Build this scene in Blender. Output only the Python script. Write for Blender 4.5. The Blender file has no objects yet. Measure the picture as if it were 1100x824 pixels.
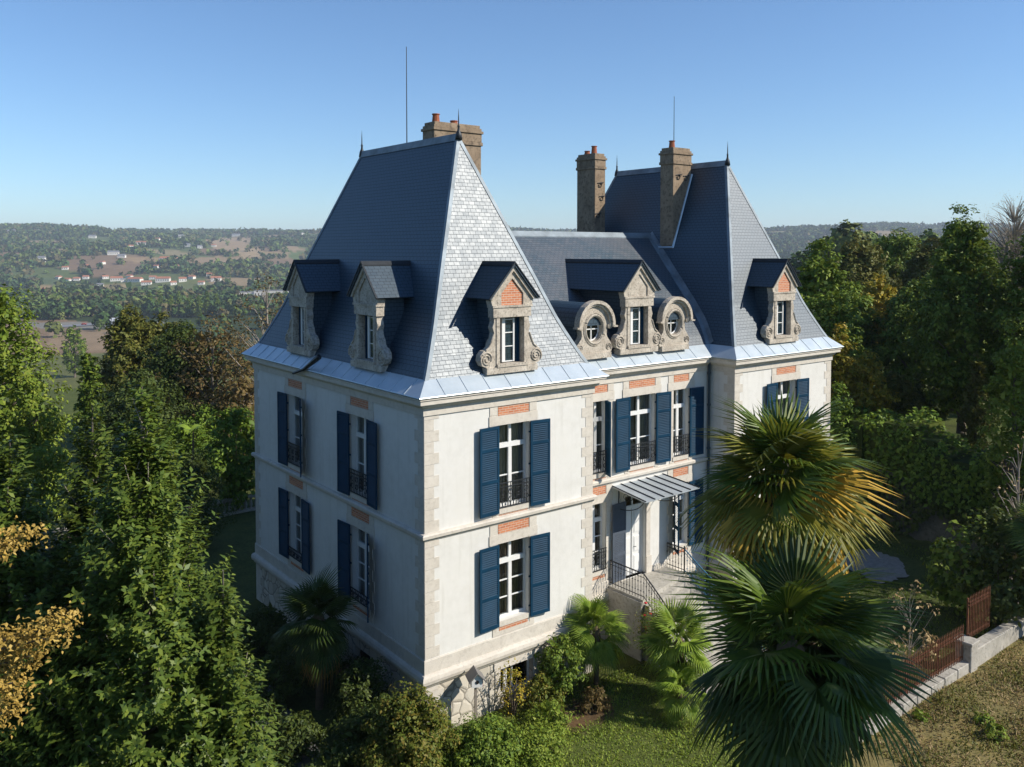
import bpy, bmesh, math, random
import numpy as np
from mathutils import Vector, Matrix

C = bpy.context.scene.collection
scene = bpy.context.scene
rad = math.radians

# ------------------------------------------------------------------ camera, sky, sun, exposure
CAM = np.array([-13.560, -21.688, 12.319])
YAW, PITCH, FPX, PPY = 0.6611, 0.0412, 928.0, 307.1
cam_d = bpy.data.cameras.new('camera')
cam = bpy.data.objects.new('camera', cam_d); C.objects.link(cam)
cam.location = CAM.tolist()
cam.rotation_euler = (math.pi/2 - PITCH, 0, -YAW)
cam_d.sensor_width = 36.0
cam_d.lens = 36.0*FPX/1100.0
cam_d.shift_y = -(412.0 - PPY)/1100.0
cam_d.clip_start = 0.3; cam_d.clip_end = 60000
scene.camera = cam

SUN_AZ, SUN_EL = rad(41.0), rad(35.0)          # azimuth from -Y towards +X
sdir = Vector((math.sin(SUN_AZ)*math.cos(SUN_EL), -math.cos(SUN_AZ)*math.cos(SUN_EL), math.sin(SUN_EL)))
sl = bpy.data.lights.new('sun', 'SUN'); sl.energy = 5.0; sl.angle = rad(0.5); sl.color = (1.0, 0.93, 0.82)
so = bpy.data.objects.new('sun', sl); C.objects.link(so)
so.rotation_euler = sdir.to_track_quat('Z', 'Y').to_euler()

world = bpy.data.worlds.new('World'); scene.world = world; world.use_nodes = True
wn = world.node_tree
sky = wn.nodes.new('ShaderNodeTexSky'); sky.sky_type = 'NISHITA'; sky.sun_disc = False
sky.sun_elevation = SUN_EL; sky.sun_rotation = math.pi - SUN_AZ
sky.air_density = 1.0; sky.dust_density = 0.0; sky.ozone_density = 4.0; sky.altitude = 200
tint = wn.nodes.new('ShaderNodeMix'); tint.data_type = 'RGBA'; tint.blend_type = 'MULTIPLY'; tint.inputs[0].default_value = 1
tint.inputs[7].default_value = (.84,.98,1.10,1)
wn.links.new(sky.outputs[0], tint.inputs[6]); wn.links.new(tint.outputs[2], wn.nodes['Background'].inputs[0])
wn.nodes['Background'].inputs[1].default_value = 0.108

scene.view_settings.view_transform = 'Standard'
scene.view_settings.look = 'None'
scene.view_settings.gamma = 1.0
scene.view_settings.exposure = 0.36
scene.view_settings.use_curve_mapping = False
scene.render.engine = 'CYCLES'
scene.cycles.max_bounces = 6
scene.cycles.diffuse_bounces = 3
scene.cycles.glossy_bounces = 3
scene.cycles.transmission_bounces = 4
scene.cycles.transparent_max_bounces = 8
scene.cycles.volume_bounces = 0
scene.cycles.use_denoising = True

# ------------------------------------------------------------------ helpers
def _setup(o, label=None, cat=None, group=None, kind=None):
    if label: o['label'] = label
    if cat: o['category'] = cat
    if group: o['group'] = group
    if kind: o['kind'] = kind
    return o

def thing(name, label, cat, loc=(0,0,0), rotz=0.0, group=None, scale=1.0):
    o = bpy.data.objects.new(name, None); C.objects.link(o)
    o.location = loc; o.rotation_euler = (0,0,rotz); o.scale = (scale,)*3
    o.empty_display_size = 0.3
    return _setup(o, label, cat, group)

def link(name, me, parent=None, loc=(0,0,0), rotz=0.0):
    o = bpy.data.objects.new(name, me); C.objects.link(o)
    o.location = loc; o.rotation_euler = (0,0,rotz)
    if parent is not None: o.parent = parent
    return o

def copy_tree(root, parent=None):
    r = root.copy(); C.objects.link(r)
    if parent is not None: r.parent = parent
    for ch in list(root.children):
        copy_tree(ch, r)
    return r

def auto_uv(me):
    if not me.polygons: return
    uvl = me.uv_layers.new(name='UVMap')
    nl = len(me.loops); vi = np.empty(nl, np.int32); me.loops.foreach_get('vertex_index', vi)
    co = np.empty(len(me.vertices)*3, np.float32); me.vertices.foreach_get('co', co); co = co.reshape(-1,3)
    nf = len(me.polygons); nrm = np.empty(nf*3, np.float32); me.polygons.foreach_get('normal', nrm); nrm = nrm.reshape(-1,3)
    lt = np.empty(nf, np.int32); me.polygons.foreach_get('loop_total', lt)
    fn = np.repeat(nrm, lt, axis=0).astype(np.float64)
    P = co[vi].astype(np.float64)
    t = np.cross(np.array([0,0,1.0]), fn); ln = np.linalg.norm(t, axis=1)
    flat = ln < 0.25
    t[flat] = (1,0,0); ln[flat] = 1.0
    t /= ln[:,None]
    b = np.cross(fn, t); b[flat] = (0,1,0)
    uv = np.stack([(P*t).sum(1), (P*b).sum(1)], 1).astype(np.float32)
    uvl.data.foreach_set('uv', uv.ravel())

class MB:
    """collects shapes, builds ONE mesh"""
    def __init__(s): s.v = []; s.f = []; s.m = []; s.mi = 0
    def add(s, verts, faces):
        o = len(s.v); s.v += [tuple(p) for p in verts]
        s.f += [tuple(i+o for i in f) for f in faces]; s.m += [s.mi]*len(faces)
    def box(s, x0,x1,y0,y1,z0,z1):
        s.add([(x0,y0,z0),(x1,y0,z0),(x1,y1,z0),(x0,y1,z0),(x0,y0,z1),(x1,y0,z1),(x1,y1,z1),(x0,y1,z1)],
              [(0,3,2,1),(4,5,6,7),(0,1,5,4),(1,2,6,5),(2,3,7,6),(3,0,4,7)])
    def prism(s, poly, y0, y1):              # polygon in x,z extruded along y
        n = len(poly)
        s.add([(a,y0,b) for a,b in poly]+[(a,y1,b) for a,b in poly],
              [tuple(range(n)), tuple(range(2*n-1,n-1,-1))]+[(i,(i+1)%n,n+(i+1)%n,n+i) for i in range(n)])
    def slab(s, poly, z0, z1):               # polygon in x,y extruded along z
        n = len(poly)
        s.add([(a,b,z0) for a,b in poly]+[(a,b,z1) for a,b in poly],
              [tuple(range(n)), tuple(range(2*n-1,n-1,-1))]+[(i,(i+1)%n,n+(i+1)%n,n+i) for i in range(n)])
    def tube(s, path, r, n=6, caps=True):
        path = [Vector(p) for p in path]
        rs = r if isinstance(r,(list,tuple)) else [r]*len(path)
        rings = []
        for i,p in enumerate(path):
            d = (path[min(i+1,len(path)-1)]-path[max(i-1,0)])
            if d.length < 1e-9: d = Vector((0,0,1))
            d.normalize()
            a = Vector((0,0,1)) if abs(d.z) < .9 else Vector((1,0,0))
            u = d.cross(a).normalized(); w = d.cross(u)
            rings.append([p+(u*math.cos(2*math.pi*k/n)+w*math.sin(2*math.pi*k/n))*rs[i] for k in range(n)])
        vs = [q for R_ in rings for q in R_]; fs = []
        for i in range(len(path)-1):
            for k in range(n):
                fs.append((i*n+k, i*n+(k+1)%n, (i+1)*n+(k+1)%n, (i+1)*n+k))
        if caps:
            fs.append(tuple(range(n))); fs.append(tuple((len(path)-1)*n+k for k in range(n-1,-1,-1)))
        s.add(vs, fs)
    def lathe(s, prof, c=(0,0,0), n=12):     # prof: (r,z)
        vs = []; fs = []
        for r,z in prof:
            for k in range(n):
                a = 2*math.pi*k/n; vs.append((c[0]+r*math.cos(a), c[1]+r*math.sin(a), c[2]+z))
        for i in range(len(prof)-1):
            for k in range(n):
                fs.append((i*n+k, i*n+(k+1)%n, (i+1)*n+(k+1)%n, (i+1)*n+k))
        fs.append(tuple(range(n-1,-1,-1))); fs.append(tuple((len(prof)-1)*n+k for k in range(n)))
        s.add(vs, fs)
    def mesh(s, name, mats, smooth=False, recalc=True, bevel=0.0):
        me = bpy.data.meshes.new(name)
        me.from_pydata(s.v, [], s.f)
        for m in (mats if isinstance(mats,(list,tuple)) else [mats]): me.materials.append(m)
        me.polygons.foreach_set('material_index', s.m)
        if recalc or bevel:
            bm = bmesh.new(); bm.from_mesh(me)
            if bevel:
                bmesh.ops.remove_doubles(bm, verts=bm.verts, dist=1e-5)
            bmesh.ops.recalc_face_normals(bm, faces=bm.faces)
            if bevel:
                ed = [e for e in bm.edges if e.is_manifold and e.calc_face_angle(0) > .6]
                bmesh.ops.bevel(bm, geom=ed, offset=bevel, segments=1, affect='EDGES', clamp_overlap=True)
            bm.to_mesh(me); bm.free()
        if smooth: me.polygons.foreach_set('use_smooth', [True]*len(me.polygons))
        me.update(); auto_uv(me)
        return me
    def build(s, name, mats, parent=None, loc=(0,0,0), rotz=0.0, **k):
        return link(name, s.mesh(name, mats, **k), parent, loc, rotz)

def np_mesh(name, V, F, mat, smooth=False):
    """V (n,3), F (m,k) arrays -> mesh"""
    me = bpy.data.meshes.new(name)
    V = np.asarray(V, np.float32); F = np.asarray(F, np.int32)
    k = F.shape[1]
    me.vertices.add(len(V)); me.vertices.foreach_set('co', V.ravel())
    me.loops.add(F.size); me.loops.foreach_set('vertex_index', F.ravel())
    me.polygons.add(len(F))
    me.polygons.foreach_set('loop_start', np.arange(0, F.size, k, dtype=np.int32))
    me.polygons.foreach_set('loop_total', np.full(len(F), k, np.int32))
    if smooth: me.polygons.foreach_set('use_smooth', np.ones(len(F), bool))
    for m in (mat if isinstance(mat,(list,tuple)) else [mat]): me.materials.append(m)
    me.update(calc_edges=True)
    return me

FWD = np.array([math.sin(YAW), math.cos(YAW)]); RGT = np.array([math.cos(YAW), -math.sin(YAW)])
def ground_at(u, d):                          # plan position at picture column u and viewing depth d
    p = CAM[:2] + d*(FWD + (u-550)/FPX*RGT); return float(p[0]), float(p[1])
HORV = 268.9
def z_at(v, d): return float(CAM[2] - (v-HORV)/FPX*d)

# ------------------------------------------------------------------ materials
class NT:
    def __init__(s, name):
        s.m = bpy.data.materials.new(name); s.m.use_nodes = True
        s.t = s.m.node_tree; s.n = s.t.nodes; s.l = s.t.links
        s.out = s.n['Material Output']; s.b = s.n['Principled BSDF']
    def new(s, typ, **k):
        n = s.n.new(typ)
        for a,v in k.items(): setattr(n, a, v)
        return n
    def link(s, a, b): s.l.new(a, b)
    def coords(s, kind='Object'):
        if not hasattr(s,'tc'): s.tc = s.new('ShaderNodeTexCoord')
        return s.tc.outputs[kind]
    def noise(s, scale, detail=4, rough=.55, kind='Object', dist=0):
        n = s.new('ShaderNodeTexNoise'); n.inputs['Scale'].default_value = scale
        n.inputs['Detail'].default_value = detail; n.inputs['Roughness'].default_value = rough
        n.inputs['Distortion'].default_value = dist
        s.link(s.coords(kind), n.inputs['Vector']); return n
    def ramp(s, fac, stops):
        r = s.new('ShaderNodeValToRGB'); e = r.color_ramp.elements
        while len(e) > len(stops): e.remove(e[-1])
        while len(e) < len(stops): e.new(0.5)
        for q,(p,c) in zip(e, stops): q.position = p; q.color = (*c,1) if len(c)==3 else c
        s.link(fac, r.inputs[0]); return r.outputs[0]
    def mix(s, fac, a, b, blend='MIX'):
        m = s.new('ShaderNodeMix', data_type='RGBA', blend_type=blend)
        for sock,val in ((m.inputs[0],fac),(m.inputs[6],a),(m.inputs[7],b)):
            if hasattr(val,'links'): s.link(val, sock)
            elif isinstance(val,(tuple,list)): sock.default_value = (*val,1) if len(val)==3 else val
            else: sock.default_value = val
        return m.outputs[2]
    def bump(s, h, strength=.3, dist=.02):
        b = s.new('ShaderNodeBump'); b.inputs['Strength'].default_value = strength; b.inputs['Distance'].default_value = dist
        s.link(h, b.inputs['Height']); s.link(b.outputs[0], s.b.inputs['Normal']); return b
    def col(s, c):
        if hasattr(c,'links'): s.link(c, s.b.inputs['Base Color'])
        else: s.b.inputs['Base Color'].default_value = (*c,1)
    def set(s, rough=None, metal=None, spec=None):
        if rough is not None: s.b.inputs['Roughness'].default_value = rough
        if metal is not None: s.b.inputs['Metallic'].default_value = metal
        if spec is not None: s.b.inputs['Specular IOR Level'].default_value = spec

def m_plain(name, c, rough=.6, metal=0, spec=.5, var=.12, scale=3.0, bump=0.0):
    t = NT(name); n = t.noise(scale, 5, .6)
    lo = tuple(x*(1-var) for x in c); hi = tuple(min(1,x*(1+var)) for x in c)
    t.col(t.ramp(n.outputs[0], [(.3,lo),(.7,hi)])); t.set(rough, metal, spec)
    if bump: t.bump(t.noise(scale*8, 4).outputs[0], bump, .01)
    return t.m

def m_render():
    t = NT('lime_render')
    a = t.noise(.5, 6, .65); b = t.noise(4.0, 5, .6); 
    c = t.ramp(a.outputs[0], [(.3,(.61,.597,.555)),(.55,(.67,.657,.615)),(.75,(.635,.617,.56))])
    c = t.mix(.10, c, t.ramp(b.outputs[0], [(.35,(.45,.43,.37)),(.6,(.70,.68,.64))]))
    # rain streaks: noise stretched along z
    mp = t.new('ShaderNodeMapping'); mp.inputs['Scale'].default_value = (5,5,.35); t.link(t.coords(), mp.inputs[0])
    s = t.new('ShaderNodeTexNoise'); s.inputs['Scale'].default_value = 1.0; s.inputs['Detail'].default_value = 3; t.link(mp.outputs[0], s.inputs[0])
    c = t.mix(t.ramp(s.outputs[0], [(.54,(0,0,0)),(.80,(.30,.30,.30))]), c, (.40,.38,.32))
    t.col(c); t.set(.85, 0, .3); t.bump(t.noise(40,4).outputs[0], .15, .01); return t.m

def m_stone(name, c0, c1, dark=(.16,.14,.11), lichen=.45, scale=1.0):
    t = NT(name)
    a = t.noise(1.6*scale, 6, .65); b = t.noise(7*scale, 5, .7); d = t.noise(.9*scale, 4, .6, dist=1.0)
    c = t.ramp(a.outputs[0], [(.3,c0),(.7,c1)])
    c = t.mix(t.ramp(b.outputs[0], [(.5,(0,0,0)),(.72,(lichen,lichen,lichen))]), c, dark)
    c = t.mix(t.ramp(d.outputs[0], [(.56,(0,0,0)),(.75,(.35*lichen,)*3)]), c, dark)
    t.col(c); t.set(.88, 0, .3); t.bump(t.noise(18*scale,5).outputs[0], .35, .015); return t.m

def m_brick(name='brick'):
    t = NT(name)
    br = t.new('ShaderNodeTexBrick'); br.offset = .5
    br.inputs['Scale'].default_value = 1; br.inputs['Brick Width'].default_value = .22; br.inputs['Row Height'].default_value = .075
    br.inputs['Mortar Size'].default_value = .008; br.inputs['Color1'].default_value = (.56,.21,.095,1); br.inputs['Color2'].default_value = (.42,.135,.06,1)
    br.inputs['Mortar'].default_value = (.5,.42,.33,1)
    t.link(t.coords('UV'), br.inputs[0]); t.col(br.outputs[0]); t.set(.85); t.bump(br.outputs[1], -.3, .01); return t.m

def m_slate(name='slate', k=(1,1,1)):
    t = NT(name)
    br = t.new('ShaderNodeTexBrick'); br.offset = .5
    br.inputs['Scale'].default_value = 1; br.inputs['Brick Width'].default_value = .225; br.inputs['Row Height'].default_value = .135
    br.inputs['Mortar Size'].default_value = .0075; br.inputs['Mortar Smooth'].default_value = .2; br.inputs['Bias'].default_value = 0
    br.inputs['Color1'].default_value = (.006*k[0],.028*k[1],.050*k[2],1); br.inputs['Color2'].default_value = (.012*k[0],.038*k[1],.062*k[2],1)
    br.inputs['Mortar'].default_value = (.012,.018,.026,1)
    nz = t.noise(.35, 4, .6); n2 = t.noise(5, 4, .6)
    t.link(t.coords('UV'), br.inputs[0])
    c = t.mix(t.ramp(nz.outputs[0], [(.4,(0,0,0)),(.75,(.5,.5,.5))]), br.outputs[0], (.018*k[0],.040*k[1],.058*k[2]))
    t.col(c)
    sx = t.new('ShaderNodeSeparateXYZ'); t.link(t.coords('UV'), sx.inputs[0])
    fr = t.new('ShaderNodeMath', operation='DIVIDE'); t.link(sx.outputs[1], fr.inputs[0]); fr.inputs[1].default_value = .135
    fr2 = t.new('ShaderNodeMath', operation='FRACT'); t.link(fr.outputs[0], fr2.inputs[0])
    h = t.new('ShaderNodeMath', operation='MULTIPLY_ADD'); t.link(br.outputs[1], h.inputs[0]); h.inputs[1].default_value = -.8
    inv = t.new('ShaderNodeMath', operation='SUBTRACT'); inv.inputs[0].default_value = 1; t.link(fr2.outputs[0], inv.inputs[1])
    hm = t.new('ShaderNodeMath', operation='MULTIPLY'); t.link(inv.outputs[0], hm.inputs[0]); hm.inputs[1].default_value = .35
    t.link(hm.outputs[0], h.inputs[2])
    b2 = t.new('ShaderNodeTexBrick'); b2.offset = .5
    for k_,v_ in (('Scale',1),('Brick Width',.225),('Row Height',.135),('Mortar Size',.0),('Bias',0)): b2.inputs[k_].default_value = v_
    b2.inputs['Color1'].default_value = (0,0,0,1); b2.inputs['Color2'].default_value = (1,1,1,1); t.link(t.coords('UV'), b2.inputs[0])
    r0 = t.ramp(n2.outputs[0], [(.3,(.47,)*3),(.7,(.53,)*3)])
    r = t.mix(.16, r0, t.ramp(b2.outputs[0], [(0,(.40,)*3),(1,(.64,)*3)])); t.link(r, t.b.inputs['Roughness'])
    sp = t.ramp(br.outputs[1], [(0,(1.0,)*3),(1,(.3,)*3)]); t.link(sp, t.b.inputs['Specular IOR Level']); t.b.inputs['Specular Tint'].default_value = (.93,.97,1,1); t.b.inputs['IOR'].default_value = 1.5; t.bump(h.outputs[0], .2, .006); return t.m

def m_zinc():
    t = NT('zinc')
    a = t.noise(1.2, 5, .6); b = t.noise(6, 4, .6)
    c = t.ramp(a.outputs[0], [(.3,(.42,.49,.53)),(.7,(.56,.62,.65))])
    c = t.mix(t.ramp(b.outputs[0],[(.5,(0,0,0)),(.75,(.35,.35,.35))]), c, (.55,.58,.60))
    t.col(c); t.set(.42, .45, .6); t.bump(b.outputs[0], .1, .01); return t.m

def m_rubble():
    t = NT('rubble_stone')
    v = t.new('ShaderNodeTexVoronoi', feature='DISTANCE_TO_EDGE'); v.inputs['Scale'].default_value = 2.6
    v2 = t.new('ShaderNodeTexVoronoi', feature='F1'); v2.inputs['Scale'].default_value = 2.6
    n = t.noise(3, 3); mx = t.new('ShaderNodeMix', data_type='VECTOR'); mx.inputs[0].default_value = .08
    t.link(t.coords(), mx.inputs[4]); t.link(n.outputs['Color'], mx.inputs[5])
    for q in (v, v2): t.link(mx.outputs[1], q.inputs['Vector'])
    sx = t.new('ShaderNodeSeparateColor'); t.link(v2.outputs['Color'], sx.inputs[0])
    stone = t.ramp(sx.outputs[0], [(0,(.42,.38,.31)),(.5,(.58,.54,.46)),(1,(.50,.44,.35))])
    f = t.ramp(v.outputs['Distance'], [(.0,(1,1,1)),(.055,(0,0,0))])
    c = t.mix(f, stone, (.19,.17,.14)); t.col(c); t.set(.9,0,.3)
    t.bump(t.ramp(v.outputs['Distance'], [(0,(0,0,0)),(.12,(1,1,1))]), .6, .03); return t.m

def m_glass():
    t = NT('window_glass')
    g = t.new('ShaderNodeBsdfGlossy'); g.inputs['Roughness'].default_value = .02; g.inputs['Color'].default_value = (.9,.95,1,1)
    tr = t.new('ShaderNodeBsdfTransparent'); tr.inputs['Color'].default_value = (.82,.86,.86,1)
    lw0 = t.new('ShaderNodeLayerWeight'); lw0.inputs['Blend'].default_value = .5
    pw = t.new('ShaderNodeMath', operation='POWER'); t.link(lw0.outputs['Facing'], pw.inputs[0]); pw.inputs[1].default_value = 4
    lw = t.new('ShaderNodeMath', operation='MULTIPLY_ADD'); t.link(pw.outputs[0], lw.inputs[0]); lw.inputs[1].default_value = .8; lw.inputs[2].default_value = .04
    n = t.noise(1.5, 2); b = t.new('ShaderNodeBump'); b.inputs['Strength'].default_value = .05; b.inputs['Distance'].default_value = .05
    t.link(n.outputs[0], b.inputs['Height']); t.link(b.outputs[0], g.inputs['Normal'])
    mx = t.new('ShaderNodeMixShader'); t.link(lw.outputs[0], mx.inputs[0]); t.link(tr.outputs[0], mx.inputs[1]); t.link(g.outputs[0], mx.inputs[2])
    t.link(mx.outputs[0], t.out.inputs[0]); return t.m

def m_leaf(name, cols, trans=.3, rough=.5, spec=.4, tcol=None):
    """cols: list of colours along per-leaf random"""
    t = NT(name); cols = [(r*2.0,g_*1.72,b*1.35) for r,g_,b in cols]
    g = t.new('ShaderNodeNewGeometry'); oi = t.new('ShaderNodeObjectInfo')
    n = len(cols)
    c = t.ramp(g.outputs['Random Per Island'], [(i/max(1,n-1), q) for i,q in enumerate(cols)])
    hs = t.new('ShaderNodeHueSaturation')
    mr = t.new('ShaderNodeMapRange'); mr.inputs[3].default_value = .85; mr.inputs[4].default_value = 1.15
    t.link(oi.outputs['Random'], mr.inputs[0]); t.link(mr.outputs[0], hs.inputs['Value']); t.link(c, hs.inputs['Color'])
    t.col(hs.outputs[0]); t.set(rough+.08, 0, spec*.55)
    if trans:
        tb = t.new('ShaderNodeBsdfTranslucent')
        c2 = t.mix(.5, hs.outputs[0], tcol or (.30,.34,.04)); t.link(c2, tb.inputs['Color'])
        mx = t.new('ShaderNodeMixShader'); mx.inputs[0].default_value = trans*.6
        t.link(t.b.outputs[0], mx.inputs[1]); t.link(tb.outputs[0], mx.inputs[2]); t.link(mx.outputs[0], t.out.inputs[0])
    return t.m

M = dict(
    render=m_render(), stone=m_stone('dressed_limestone', (.52,.475,.405), (.62,.575,.50), lichen=.28),
    oldstone=m_stone('weathered_dormer_stone', (.34,.29,.23), (.58,.52,.43), dark=(.09,.085,.07), lichen=.95, scale=2.0),
    chimney=m_stone('chimney_render', (.20,.145,.095), (.31,.235,.16), dark=(.05,.04,.03), lichen=.9),
    flash=m_plain('weathered_zinc_flashing', (.19,.225,.25), .62, .2, .4, .35, 1.5), brick=m_brick(), slate=m_slate(), greyslate=m_slate('grey_slate', (5.5,2.2,1.6)), zinc=m_zinc(), rubble=m_rubble(), glass=m_glass(),
    blue=m_plain('blue_paint', (.004,.034,.070), .6, 0, .14, .2, 2.0),
    greyblue=m_plain('grey_blue_paint', (.07,.085,.11), .6, 0, .3, .15, 2.0),
    white=m_plain('white_paint', (.70,.695,.67), .5, 0, .4, .04, 3.0),
    iron=m_plain('wrought_iron', (.025,.028,.032), .5, .3, .4, .2, 8.0),
    blueiron=m_plain('blue_painted_iron', (.05,.16,.26), .5, .1, .4, .2, 8.0),
    rust=m_plain('rusty_iron', (.15,.062,.032), .8, .1, .3, .35, 6.0, .2),
    lead=m_plain('dark_lead', (.03,.035,.04), .5, .4, .4, .2, 4.0),
    darkrubble=m_stone('dark_rubble', (.10,.095,.07), (.17,.155,.12), dark=(.035,.04,.02), lichen=.8),  # much darker stone than the plinth rubble, with near-black blotches
    drape_a=m_plain('grey_brown_drape', (.27,.245,.21), .9, 0, .1, .2, 1.5), drape_b=m_plain('brown_drape', (.19,.14,.10), .9, 0, .1, .3, 1.5),
    inside=m_plain('room_plaster', (.42,.36,.29), .9, 0, .2, .1, 1.0),
    floorwood=m_plain('room_floor', (.22,.13,.07), .5, 0, .3, .2, 1.0),
    dark=m_plain('near_black', (.02,.02,.02), .9, 0, .1, .2, 1.0),  # near-black; its panels behind panes stand in for unlit rooms
    clay=m_plain('clay_pot', (.30,.095,.045), .8, 0, .3, .2, 5.0),
    concrete=m_stone('pale_concrete', (.31,.29,.25), (.44,.415,.36), dark=(.11,.105,.08), lichen=.7),
    bark=m_stone('bark', (.09,.07,.05), (.16,.13,.10), dark=(.04,.035,.03), lichen=.5, scale=2),
    palebark=m_stone('pale_bark', (.24,.20,.16), (.34,.30,.25), dark=(.1,.09,.07), lichen=.5, scale=2),
    fibre=m_stone('palm_fibre', (.10,.07,.04), (.17,.12,.07), dark=(.04,.03,.02), lichen=.5, scale=4),
)
M['leaf_laurel'] = m_leaf('laurel_leaf', [(.024,.048,.010),(.042,.074,.014),(.074,.108,.020)], .22, .40, .5)
M['leaf_green'] = m_leaf('green_leaf', [(.028,.060,.010),(.055,.100,.014),(.095,.140,.022)], .3)
M['leaf_bright'] = m_leaf('bright_leaf', [(.055,.100,.016),(.085,.140,.020),(.130,.175,.030)], .35)
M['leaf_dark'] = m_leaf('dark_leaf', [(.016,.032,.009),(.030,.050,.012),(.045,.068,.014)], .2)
M['leaf_yellow'] = m_leaf('yellow_green_leaf', [(.085,.110,.016),(.150,.145,.020),(.230,.180,.022)], .35, tcol=(.4,.3,.03))
M['leaf_gold'] = m_leaf('golden_leaf', [(.13,.098,.026),(.20,.155,.042),(.25,.205,.070)], .35, tcol=(.5,.34,.10))
M['leaf_brown'] = m_leaf('russet_leaf', [(.050,.042,.020),(.075,.058,.026),(.055,.054,.020)], .25, tcol=(.25,.14,.04))
M['leaf_olive'] = m_leaf('olive_leaf', [(.038,.054,.013),(.062,.078,.018),(.082,.088,.022)], .28, tcol=(.25,.2,.04))
M['leaf_dry'] = m_leaf('dry_leaf', [(.13,.10,.055),(.20,.165,.10),(.26,.22,.14)], .25, tcol=(.4,.3,.14))
M['leaf_hedge'] = m_leaf('hedge_leaf', [(.030,.065,.010),(.055,.105,.013),(.090,.150,.020)], .3)
M['leaf_red'] = m_leaf('red_tinged_leaf', [(.040,.066,.011),(.066,.092,.015),(.100,.088,.020)], .3)
M['flower'] = m_plain('red_petals', (.55,.02,.03), .6, 0, .3, .2, 20)
M['frond'] = m_leaf('palm_frond', [(.026,.056,.009),(.048,.085,.012),(.075,.112,.016)], .3, .38, .5)
M['frond_shade'] = m_leaf('shade_tinted_frond', [(.011,.026,.005),(.022,.042,.008),(.035,.058,.010)], .2, .42, .5)  # darker copy of the frond colour, standing in for shade
M['frond_lime'] = m_leaf('lime_frond', [(.060,.075,.012),(.095,.105,.016),(.13,.13,.02)], .35, .42, .4, tcol=(.4,.38,.04))
M['frond_yellow'] = m_leaf('yellowing_frond', [(.16,.125,.020),(.25,.175,.028),(.31,.22,.042)], .35, .45, .4, tcol=(.5,.33,.04))
M['frond_bright'] = m_leaf('young_frond', [(.055,.110,.014),(.090,.150,.020),(.12,.18,.03)], .35, .4, .4)
M['frond_dry'] = m_leaf('dry_frond', [(.12,.08,.03),(.18,.12,.045),(.22,.16,.07)], .25, .6, .3, tcol=(.4,.25,.08))

def on_plane(u, v, ax, val):
    x = (u-550)/FPX; q = (PPY-v)/FPX
    y = math.cos(PITCH)+q*math.sin(PITCH); z = -math.sin(PITCH)+q*math.cos(PITCH)
    r = np.array([x*math.cos(YAW)+y*math.sin(YAW), -x*math.sin(YAW)+y*math.cos(YAW), z])
    return CAM + r*(val-CAM[ax])/r[ax]

# ================================================================== THE CHATEAU
W, D, R, XE, XF = 6.85, 13.3, 1.25, 14.6, 21.45
G = -2.4                                                # garden level
house = thing('chateau', 'white rendered chateau with steep blue slate roofs and blue louvred shutters', 'mansion', (0,0,0))

FRONT = ((0,0), 0.0); CENTRE = ((0,R), 0.0); LEFT = ((0,D), -math.pi/2); RETR = ((XE,R), -math.pi/2); RETL = ((W,0), math.pi/2)
BACK = ((XF,D), math.pi); RIGHT = ((XF,0), math.pi/2)
def fp(F, s, d, z):
    (ox,oy),th = F; c, n = math.cos(th), math.sin(th)
    return (ox+s*c+d*n, oy+s*n-d*c, z)

def facade(mb, F, s0, s1, z0, z1, ops=(), depth=.34):
    S = sorted({s0,s1,*[o[0] for o in ops],*[o[1] for o in ops]}); Z = sorted({z0,z1,*[o[2] for o in ops],*[o[3] for o in ops]})
    for a,b in zip(S,S[1:]):
        for c,d in zip(Z,Z[1:]):
            m = ((a+b)/2,(c+d)/2)
            if any(o[0]<m[0]<o[1] and o[2]<m[1]<o[3] for o in ops): continue
            mb.add([fp(F,a,0,c),fp(F,b,0,c),fp(F,b,0,d),fp(F,a,0,d)], [(0,1,2,3)])
    for a,b,c,d in ops:
        q = [(a,c),(b,c),(b,d),(a,d)]
        for (p1,p2) in zip(q, q[1:]+q[:1]):
            mb.add([fp(F,p1[0],0,p1[1]),fp(F,p2[0],0,p2[1]),fp(F,p2[0],-depth,p2[1]),fp(F,p1[0],-depth,p1[1])],[(0,3,2,1)])

# openings: (facade, centre s, width, z0, z1)
U0,U1,L0,L1 = 4.10, 6.78, .45, 2.98
WIN = []
def win(F, c, w, z0, z1, **k): WIN.append(dict(F=F, c=c, w=w, z0=z0, z1=z1, **k))
win(FRONT, 3.37, 1.30, U0, U1, guard=1, rows=2, sh=(4,4))
win(FRONT, 3.37, 1.30, L0, L1, guard=0, rows=3, sh=(3,4))
win(FRONT, 18.06, 1.40, U0, U1, guard=1, rows=2, sh=(4,4))
win(FRONT, 18.06, 1.40, L0, L1, guard=0, rows=3, sh=(4,4))
win(LEFT, D-9.17, 1.28, U0, U1, guard=1, rows=2, sh=(3,25))
win(LEFT, D-4.02, 1.28, U0, U1, guard=1, rows=2, sh=(3,5), curtain=1)
win(LEFT, D-9.17, 1.28, L0, L1, guard=2, rows=3, sh=(3,4))
win(LEFT, D-4.02, 1.28, L0, L1, guard=2, rows=3, sh=(4,28), curtain=1)
win(CENTRE, 8.32, .90, U0, U1, guard=1, rows=2, sh=(None,112))
win(CENTRE, 10.60, 1.46, U0, U1, guard=1, rows=2, sh=(3,4))
win(CENTRE, 12.84, .92, U0, U1, guard=1, rows=2, sh=(None,4))
win(CENTRE, 8.26, .90, L0, L1, guard=1, rows=3, sh=(None,None))
win(CENTRE, 12.84, .92, L0, L1, guard=0, rows=3, sh=(58,4))
DOOR = (9.69, 10.86, -.2, 2.98)
BASEWIN = (2.82, 4.17, -2.02, -1.10)
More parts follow.
